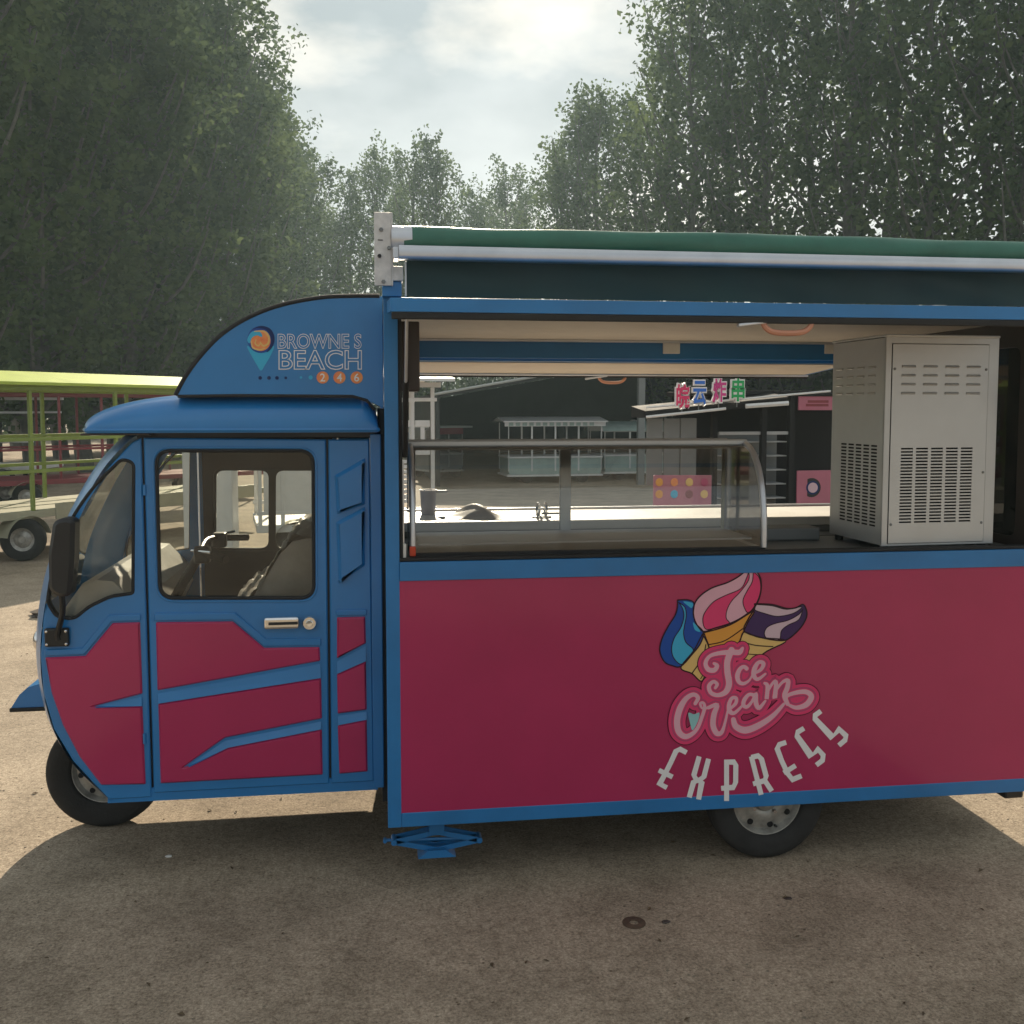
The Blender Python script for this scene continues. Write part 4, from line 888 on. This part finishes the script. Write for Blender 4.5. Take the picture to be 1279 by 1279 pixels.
# ================================================================== things around the truck
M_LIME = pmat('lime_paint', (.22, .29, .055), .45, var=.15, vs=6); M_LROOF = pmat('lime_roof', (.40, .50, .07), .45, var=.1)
M_WINE = pmat('wine_red_paint', (.22, .035, .045), .45, var=.15); M_WPAINT = pmat('white_cart_paint', (.68, .68, .68), .45, var=.08)
M_FEND = pmat('cream_fender', (.36, .35, .25), .5, var=.12); M_TEALP = pmat('pale_teal_panel', (.30, .40, .38), .5, var=.15)
def frame_cart(name, label, cat, mf, mr, pA, pB, width, zroof, zs, posts, deck=.55, wheels=(), pitch=.16, group=None, under=None, roofover=.15, panels=()):
    pA = Vector((pA.x, pA.y, 0)); pB = Vector((pB.x, pB.y, 0)); ln = (pB-pA).length; d = (pB-pA).normalized()
    MXc = Matrix.Translation(pA) @ Matrix.Rotation(math.atan2(d.y, d.x), 4, 'Z')
    t = thing(name, label, cat, MXc @ Vector((ln/2, width/2, 0)), group)
    def bx(nm, m, *a, b=.006, par=None): return MB().box(*a, b=b, M=MXc).build(nm, m, par or t)
    for u in posts:
        for w in (0, width-.06): bx('post', mf, u*ln-.022, u*ln+.022, w, w+.044, deck, zroof-.062)
    for z in zs:
        for w in (.008, width-.052): bx('rail', mf, 0.002, ln-.002, w-.012, w+.034, z-.022, z+.022)
    for w in (0, width-.06): bx('roof_beam', mf, -.05, ln+.05, w, w+.06, zroof-.06, zroof)
    n = max(3, int(ln/.6))
    for half in (0, 1):
        mb = MB(); y0, y1 = (-roofover, width/2) if half == 0 else (width+roofover, width/2); z0, z1 = zroof+.004, zroof+.004+pitch
        vs = [MXc @ Vector((x, y, z)) for x in (-.15, ln+.15) for y, z in ((y0, z0), (y0, z0+.035), (y1, z1), (y1, z1+.035))]
        mb.add(vs, [(0, 1, 3, 2), (4, 6, 7, 5), (0, 4, 5, 1), (2, 3, 7, 6), (0, 2, 6, 4), (1, 5, 7, 3)]); mb.build('roof', mr, t)
    bx('deck', under or mf, 0, ln, 0, width, deck-.09, deck)
    for u, r in wheels:
        for w in (.07, width-.07):
            c = MXc @ Vector((u*ln, w, r)); h = .08
            prf = [(r*.55, -h*.7), (r*.85, -h), (r*.97, -h*.8), (r, -h*.4), (r, h*.4), (r*.97, h*.8), (r*.85, h), (r*.55, h*.7)]
            wo = MB().lathe(prf, c, 'Y', 32, closed=True).build('wheel', M_TYRE, t, smooth=True, ang=60)
            MB().lathe([(r*.60, -h*.72), (r*.56, -h*.5), (r*.40, -h*.35), (r*.30, -h*.55), (r*.16, -h*.6), (r*.15, -h*.8), (0, -h*.8)], c, 'Y', 24).build('rim', M_RIM, wo, smooth=True)
            fd = MB(); a0 = [R(q) for q in range(10, 171, 10)]; rr = r*1.16
            fv = [MXc @ Vector((u*ln+rr*math.cos(a), w+sg*.12, r+rr*math.sin(a)*.95)) for a in a0 for sg in (-1, 1)]
            fd.add(fv, [(2*i, 2*i+1, 2*i+3, 2*i+2) for i in range(len(a0)-1)]).build('fender', M_FEND, t, smooth=True)
    for (u0, u1, z0, z1, m, w) in panels: bx('panel', m, u0*ln, u1*ln, w, w+.02, z0, z1)
    return t, bx, ln
gA = at(-90, 510, D=11.0); gB = at(330, 510, D=15.8)
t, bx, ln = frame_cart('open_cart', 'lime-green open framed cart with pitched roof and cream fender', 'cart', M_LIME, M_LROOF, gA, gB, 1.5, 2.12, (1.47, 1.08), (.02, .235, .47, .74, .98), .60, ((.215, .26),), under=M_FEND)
bx('side_board', M_FEND, .29*ln, .98*ln, -.012, .010, .47, .66)
gA = at(-60, 510, D=17.2); gB = at(330, 510, D=21)
frame_cart('open_cart', 'wine-red open framed cart standing behind the lime-green one', 'cart', M_WINE, M_WINE, gA, gB, 1.5, 2.12, (1.1,), (.02, .30, .43, .75, .98), .55, ((.2, .25), (.8, .25)))
gA = at(-150, 510, D=22.5); gB = at(40, 510, D=22.5)
frame_cart('open_cart', 'white framed cart standing behind the wine-red cart', 'cart', M_WPAINT, M_WPAINT, gA, gB, 1.5, 2.1, (1.75, 1.1), (.02, .5, .98), .55, ((.25, .25), (.8, .25)))
# white panelled cart right behind the truck
gA = at(318, 510, D=11.6); gB = at(546, 510, D=12.2)
t, bx, ln = frame_cart('white_cart', 'white food cart with window frames and posts right behind the blue truck', 'cart', M_WPAINT, M_WPAINT, gA, gB, 1.5, 2.16, (1.95, .62), (.02, .14, .36, .62, .86, .975), .48, ((.22, .25), (.75, .25)), roofover=.32)
for u0, u1 in ((.875, .96), (.64, .85), (.38, .60)):
    f = bx('window_frame', M_WPAINT, u0*ln, u1*ln, .012, .045, 1.62, 1.70); bx('window_frame', M_WPAINT, u0*ln, u1*ln, .012, .045, 1.28, 1.36)
    bx('mullion', M_WPAINT, (u0+u1)/2*ln-.025, (u0+u1)/2*ln+.025, .014, .043, 1.362, 1.618); bx('pane', M_GLASS, u0*ln, u1*ln, .026, .030, 1.362, 1.618, b=0)
bx('panel', M_WPAINT, .04*ln, .33*ln, .010, .030, .64, 1.92); bx('panel', M_CREAM, .38*ln, .60*ln, .010, .030, .66, 1.25)
for i in range(9): bx('slat', M_WPAINT, .64*ln, .85*ln, .008, .032, .70+.06*i, .74+.06*i, b=.003)
LK = thing('white_locker', 'white metal cabinet with two doors standing beside the white food cart', 'cabinet', (0, 0, 0))
a = at(226, 510, D=11.0); b = at(290, 510, D=11.2); LK.location = (a.x, a.y, 0)
MB().box(a.x, b.x, a.y, a.y+.5, .08, 1.70, b=.008).build('body', M_WPAINT, LK)
for i in range(2):
    w_ = (b.x-a.x)/2; d_ = MB().box(a.x+i*w_+.012, a.x+(i+1)*w_-.008, a.y-.014, a.y-.001, .12, 1.66, b=.005).build('door', M_WPAINT, LK)
    MB().box(a.x+w_-.05+i*.08, a.x+w_-.03+i*.08, a.y-.03, a.y-.0142, .85, 1.0, b=.003).build('handle', M_GREY, d_)
for i in (0, 1): MB().box(a.x+.02+i*(b.x-a.x-.08), a.x+.06+i*(b.x-a.x-.08), a.y+.02, a.y+.48, 0, .079).build('foot', M_BLACK, LK)
# carts parked far back in front of the shed
def small_cart(px0, px1, yb, yt, name, label, mf, mp, kind):
    a = at(px0, yb, Z=0); D = (a.x-CAM.x)*s_+(a.y-CAM.y)*c_; b = at(px1, 510, D=D*1.02); h = 1.8-(yt-510)/F*D
    pA, pB = Vector((a.x, a.y, 0)), Vector((b.x, b.y, 0)); ln = (pB-pA).length; d = (pB-pA).normalized()
    MXc = Matrix.Translation(pA) @ Matrix.Rotation(math.atan2(d.y, d.x), 4, 'Z')
    t = thing(name, label, 'cart', MXc @ Vector((ln/2, .6, 0)), 'small carts in front of the shed')
    def bx(nm, m, *q, b=.005): return MB().box(*q, b=b, M=MXc).build(nm, m, t)
    n = max(2, int(ln/.55))
    for i in range(n+1):
        for w in (0, 1.16): bx('post', mf, ln*i/n-.02 if i else 0, ln*i/n+.02 if i < n else ln, w, w+.04, .30, h-.12)
    bx('body', mp, .02, ln-.02, .012, 1.18, .22, .62); bx('sill', mf, -.02, ln+.02, -.02, 1.22, .62, .66); bx('floor', mf, -.03, ln+.03, -.02, 1.22, .17, .215)
    if kind == 'tram':
        for w0, w1, z0, z1 in ((-.14, .6, h-.10, h), (1.34, .6, h-.10, h)):
            vs = [MXc @ Vector((x, y, z)) for x in (-.15, ln+.12) for y, z in ((w0, z0), (w0, z0+.03), (w1, z1), (w1, z1+.03))]
            MB().add(vs, [(0, 1, 3, 2), (4, 6, 7, 5), (0, 4, 5, 1), (2, 3, 7, 6), (0, 2, 6, 4), (1, 5, 7, 3)]).build('roof', mf, t)
        bx('fascia', mf, -.10, ln+.08, -.06, -.03, h-.20, h-.09)
        for i in range(int(ln/.17)): bx('fascia_tile', M_TEALP, .17*i, .17*i+.11, -.068, -.0605, h-.185, h-.105, b=0)
    elif kind == 'arch':
        vs = []; n2 = 12
        for x in (-.1, ln+.1):
            for i in range(n2+1):
                q = math.pi*i/n2; vs.append(MXc @ Vector((x, .6-.7*math.cos(q), h-.25+.25*math.sin(q))))
        MB().add(vs, [(i, i+1, n2+2+i, n2+1+i) for i in range(n2)]).build('roof', mp, t, smooth=True)
        for x in (-.1, ln/2, ln+.1): MB().tube([MXc @ Vector((x, .6-.71*math.cos(math.pi*i/12), h-.245+.255*math.sin(math.pi*i/12))) for i in range(13)], .022, 6).build('hoop', mf, t, smooth=True)
        for w in (0, 1.16): bx('roof_beam', mf, -.02, ln+.02, w, w+.04, h-.27, h-.118)
    else:
        bx('roof', mf, -.08, ln+.25, -.10, 1.30, h-.05, h); bx('sign_board', M_WINE, .02, ln-.02, -.05, -.02, h-.22, h-.055); bx('shelf_panel', M_TEALP, .03, ln-.03, .02, .04, h-.62, h-.34)
    for u in (.2*ln, .8*ln):
        for w in (.1, 1.1): MB().lathe([(0, -.05), (.12, -.05), (.16, -.03), (.16, .03), (.12, .05), (0, .05)], MXc @ Vector((u, w, .16)), 'Y', 20).build('wheel', M_TYRE, t, smooth=True)
small_cart(543, 578, 596, 530, 'kiosk_cart', 'little grey kiosk cart with dark red sign board near the shed corner', M_LGREY, M_GREY, 'kiosk')
small_cart(635, 752, 602, 520, 'tram_cart', 'pale tram-shaped cart with tiled fascia parked by the shed', M_WPAINT, M_TEALP, 'tram')
small_cart(755, 850, 598, 524, 'arched_cart', 'pale cart with arched hoop roof parked beside the tram-shaped cart', M_WPAINT, M_TEALP, 'arch')
# --- shed
Ys = 19.6
sL = at(542, 489, Y=Ys); sR = at(690, 463, Y=Ys); slope = (sR.z-sL.z)/(sR.x-sL.x); xr = sL.x+15.0; zr = sL.z+15*slope; xe = xr+15.0
SH = thing('open_shed', 'big dark open-fronted shed with low gable roof behind the parked carts', 'shed', (xr, Ys+9, 0))
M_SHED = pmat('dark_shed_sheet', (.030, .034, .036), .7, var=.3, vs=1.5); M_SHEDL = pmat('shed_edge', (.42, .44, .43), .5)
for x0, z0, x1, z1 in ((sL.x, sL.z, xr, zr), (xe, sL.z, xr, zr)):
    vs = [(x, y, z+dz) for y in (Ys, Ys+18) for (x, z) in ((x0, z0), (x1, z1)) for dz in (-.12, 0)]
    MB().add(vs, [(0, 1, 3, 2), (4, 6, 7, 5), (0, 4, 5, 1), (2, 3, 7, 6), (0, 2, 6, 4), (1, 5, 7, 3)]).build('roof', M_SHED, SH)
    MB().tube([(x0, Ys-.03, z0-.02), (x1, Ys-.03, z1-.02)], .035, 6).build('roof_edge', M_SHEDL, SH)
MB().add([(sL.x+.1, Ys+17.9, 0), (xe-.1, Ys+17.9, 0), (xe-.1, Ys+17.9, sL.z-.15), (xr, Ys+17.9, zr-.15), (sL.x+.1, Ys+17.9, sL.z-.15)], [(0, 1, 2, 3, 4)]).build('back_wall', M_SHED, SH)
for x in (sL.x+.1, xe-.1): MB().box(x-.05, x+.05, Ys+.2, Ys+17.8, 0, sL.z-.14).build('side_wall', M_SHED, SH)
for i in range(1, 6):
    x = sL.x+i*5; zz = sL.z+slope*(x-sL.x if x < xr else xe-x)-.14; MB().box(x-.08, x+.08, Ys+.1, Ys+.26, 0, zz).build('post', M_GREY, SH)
# --- black kiosk with the skewer sign
kD = 10.6
def kp(px, py, dd=0): return at(px, py, D=kD+dd)
k0 = kp(892, 640); k1 = kp(1120, 640, .5); kz = lambda y, D=kD: 1.8-(y-510)/F*D
KA = Vector((k0.x, k0.y, 0)); kd = (Vector((k1.x, k1.y, 0))-KA); kl = kd.length; KM = Matrix.Translation(KA) @ Matrix.Rotation(math.atan2(kd.y, kd.x), 4, 'Z')
KI = thing('black_kiosk', 'black food kiosk with sloping canopy, shelves and pink panels behind the truck', 'kiosk', KM @ Vector((kl/2, .6, 0)))
def kb(nm, m, *q, b=.004, par=None): return MB().box(*q, b=b, M=KM).build(nm, m, par or KI)
M_KB = pmat('kiosk_black', (.012, .012, .013), .8, var=.2); M_PKP = pmat('dusty_pink_panel', (.44, .14, .20), .5, var=.08)
ku = lambda px: (px-892)/228*kl
kb('back_wall', M_KB, 0, kl, 1.18, 1.2, .1, kz(488)); kb('base', M_KB, 0, kl, .02, 1.18, .1, .62); kb('counter', M_GREY, -.02, kl+.02, -.03, 1.18, .62, .66)
kb('roof', M_KB, -.05, kl+.05, -.05, 1.25, kz(488), kz(486)+.03)
for px in (892, 951, 985, 1119): kb('post', M_KB, ku(px)-.03, ku(px)+.03, 0, .06, .66, kz(489))
cab = kb('glass_cabinet', M_GREY, ku(903), ku(983), .30, .34, .68, kz(536))
for i in range(5): kb('shelf', M_LGREY, ku(905), ku(982), .06, .30, kz(548+18*i), kz(548+18*i)+.012, b=.001)
kb('cabinet_frame', M_LGREY, ku(898), ku(985), .03, .05, kz(538), kz(534), b=.002)
pp = kb('pink_panel', M_PKP, ku(991), ku(1116), -.02, -.002, kz(632), kz(584)); kb('pink_panel', M_PKP, ku(991), ku(1116), -.02, -.002, kz(507), kz(489.5))
c = KM @ Vector((ku(1009), -.0205, kz(606)))
for r_, m_, dy in ((.105, M_BLACK, 0), (.075, P_NAVY, -.004), (.055, P_LILAC, -.008)): MB().lathe([(0, -.004), (r_, -.004), (r_, 0)], c+Vector((0 if r_ > .1 else .012, dy, 0)), 'Y', 24).build('print', m_, pp)
for i, zz in enumerate((.006, .045)): kb('print', M_WINE, ku(1000)+.02*i, ku(1028), -.0225, -.0205, kz(503)+zz, kz(503)+zz+.028, b=0, par=pp)
for i in range(3): kb('grey_panel', M_GREY, ku(892-78)+.001+i*.19, ku(892-78)+.18+i*.19, .05, .07, kz(600), kz(517))
# canopy that slopes down to the left
ca, cb2 = kp(806, 508, -.35), kp(985, 490, -.25)
mb = MB(); dn = Vector((kd.y, -kd.x, 0)).normalized(); vs = []
for p_ in (ca, cb2):
    for o_ in (dn*.0, dn*-.42):
        for dz in (0, .07 if o_.length < .1 else .12): vs.append(p_+o_+Vector((0, 0, dz-.07)))
mb.add(vs, [(0, 1, 3, 2), (4, 6, 7, 5), (0, 4, 5, 1), (2, 3, 7, 6), (0, 2, 6, 4), (1, 5, 7, 3)]); can = mb.build('canopy', M_KB, KI)
MB().tube([ca+dn*.02+Vector((0, 0, .035)), kp(1036, 483, -.25)+dn*.02], .012, 6).build('canopy_edge', M_WPAINT, can)
MB().tube([ca+dn*.03+Vector((0, 0, -.06)), kp(905, 500, -.3)+dn*.03+Vector((0, 0, -.04))], .016, 6).build('light_strip', M_WPAINT, can); MB().tube([kp(930, 497, -.3)+dn*.03+Vector((0, 0, -.04)), kp(983, 492, -.28)+dn*.03+Vector((0, 0, -.05))], .026, 6).build('light_strip', M_WPAINT, can)
# menu board
ma = kp(816, 632, -.6); mbx = kp(889, 588, -.6); 
BD = thing('menu_board', 'pink and turquoise picture menu board standing beside the black kiosk', 'board', (ma.x, ma.y, 0))
wv2 = Vector((mbx.x-ma.x, mbx.y-ma.y, 0)); BM = Matrix.Translation((ma.x, ma.y, 0)) @ Matrix.Rotation(math.atan2(wv2.y, wv2.x), 4, 'Z'); bwid = wv2.length
MB().box(0, bwid, 0, .03, .45, mbx.z, b=.004, M=BM).build('board', M_PKP, BD)
for x in (.01, bwid-.03): MB().box(x, x+.02, .0, .03, 0, .449, M=BM).build('leg', M_BLACK, BD)
for i in range(4):
    for j in range(2):
        MB().lathe([(0, -.006), (.038, -.004), (.042, 0)], BM @ Vector((.06+i*(bwid-.10)/3.2, -.0005, mbx.z-.07-.12*j)), 'Y', 16).build('picture', (P_ORNG, P_CORAL, P_TAN, P_ROSE, P_ORNG, P_CYAN, M_WINE, P_TAN)[i+4*j], BD)
# sign letters standing on the canopy
for i, (ch, px, py, m_) in enumerate((('皖', 853, 482, P_HOT), ('云', 874, 478, pmat('sign_blue', (.03, .16, .62), .4)), ('炸', 899, 475, pmat('sign_magenta', (.62, .05, .26), .4)), ('串', 922, 474, pmat('sign_green', (.01, .36, .10), .4)))):
    c = kp(px, py+7, -.36); LT = thing('sign_letter', 'raised %s sign character with white edge standing on the kiosk canopy' % ('red', 'blue', 'magenta', 'green')[i], 'sign', c, 'sign characters on the canopy')
    v, f = text_pts(ch, .0); w_ = 15.5/F*kD; h_l = 27/F*kD; mn, mx_ = v.min(0), v.max(0)
    def put(off, y, th, mat, nm):
        v, f = text_pts(ch, off, .5); mb = MB()
        mb.add([(c.x+(p[0]-(mn[0]+mx_[0])/2)/(mx_[0]-mn[0])*w_, c.y+y-p[2]*th, c.z+(p[1]-(mn[1]+mx_[1])/2)/(mx_[1]-mn[1])*h_l) for p in v], f); mb.build(nm, mat, LT)
    put(.075, .02, .04, P_WHITE, 'letter_body'); put(.022, .008, .024, m_, 'character')
    MB().tube([(c.x, c.y+.03, c.z-h_l*.58-.045), (c.x, c.y+.03, c.z+h_l*.3)], .006, 6).build('stem', M_GREY, LT)

# ================================================================== small things on the ground
p = at(792, 1138, Z=0); WS = MB().lathe([(.017, .0005), (.018, .005), (.040, .005), (.042, .0035), (.042, .0005)], (p.x, p.y, 0), 'Z', 28, closed=True).build('rusty_washer', pmat('rust', (.09, .055, .035), .85, var=.4, vs=60), None, smooth=True)
tag(WS, 'rusty flat washer lying on the concrete', 'washer')
def pebble(px, py, r, mat, label, cat, nm, sq=.4):
    p = at(px, py, Z=0); bm = bmesh.new(); bmesh.ops.create_icosphere(bm, subdivisions=2, radius=r)
    for v in bm.verts: v.co *= .8+.4*random.random(); v.co.z *= sq; v.co.x *= 1.4
    mb = MB(); bm.verts.index_update(); mb.add([(v.co.x+p.x, v.co.y+p.y, v.co.z+r*sq*.6) for v in bm.verts], [[v.index for v in f.verts] for f in bm.faces]); bm.free()
    tag(mb.build(nm, mat, None, smooth=True), label, cat)
pebble(832, 1137, .011, M_BRN, 'dark bark chip beside the rusty washer', 'chip', 'bark_chip'); pebble(210, 1057, .010, M_WHITE, 'small white stone in the shade by the front wheel', 'stone', 'white_stone')
pebble(985, 1108, .012, M_BRN, 'brown bark chip in the shade near the rear wheel', 'chip', 'bark_chip', .25); pebble(70, 762, .16, M_BRN, 'dark clod of earth on the sunlit ground behind the cab', 'clod', 'earth_clod', .25)
gv = []; gf = []
for i in range(5200):
    D = 2.2+14*rng.random()**1.6; px = rng.random()*1500-110; a = at(px, 510, D=D); r = .0022+.004*rng.random()**3
    o = len(gv); z = r*.3
    for dx, dy, dz in ((1.3, 0, 0), (0, 1, 0), (-1.1, .2, 0), (0, -1, 0), (0, 0, .7)): gv.append((a.x+dx*r, a.y+dy*r, z*.2+dz*r))
    gf += [(o, o+1, o+4), (o+1, o+2, o+4), (o+2, o+3, o+4), (o+3, o, o+4)]
gr = MB().add(gv, gf).build('grit', pmat('grit', (.20, .165, .12), .9, var=.5, vs=40), None, fix=False); stuff(gr); tag(gr, 'fine loose grit scattered over the concrete', 'grit')

lv_ = []; lf_ = []
for i in range(170):
    D = 2.4+9*rng.random()**1.3; a = at(rng.random()*1400-60, 510, D=D); r = .007+.010*rng.random(); th = rng.random()*6.28; o = len(lv_)
    for u, w, z in ((-1, 0, .001), (0, -.42, .004), (1, 0, .003), (0, .42, .004+r*.3)): lv_.append((a.x+(u*math.cos(th)-w*math.sin(th))*r, a.y+(u*math.sin(th)+w*math.cos(th))*r, z))
    lf_ += [(o, o+1, o+2), (o, o+2, o+3)]
ll = MB().add(lv_, lf_).build('leaf_litter', pmat('dry_leaf', (.11, .075, .04), .8, var=.5, vs=3), None, fix=False); stuff(ll); tag(ll, 'small dry brown leaf scraps scattered over the concrete', 'leaf litter')
KEEP = {T, DC, SM, BN, TD}
for o in list(COL.objects):
    if o.parent is None and o.type in ('MESH', 'EMPTY') and o not in KEEP and o.name.split('.')[0] not in ('power_cable', 'crumpled_bag', 'orange_switch', 'grey_tray'): o.location.z += GZ
# ------------------------------------------------------------------ haze in the morning air
hz = MB().box(-270, 270, -70, 370, -1, 27).build('haze', bpy.data.materials.new('haze'), None); stuff(hz); tag(hz, 'pale sunlit haze hanging between the tree rows', 'haze')
m = hz.data.materials[0]; m.use_nodes = True; N = m.node_tree.nodes; N.clear(); o = N.new('ShaderNodeOutputMaterial'); v = N.new('ShaderNodeVolumePrincipled')
v.inputs['Color'].default_value = (.66, .88, .96, 1); v.inputs['Density'].default_value = .0013; v.inputs['Anisotropy'].default_value = .35
m.node_tree.links.new(v.outputs[0], o.inputs['Volume'])
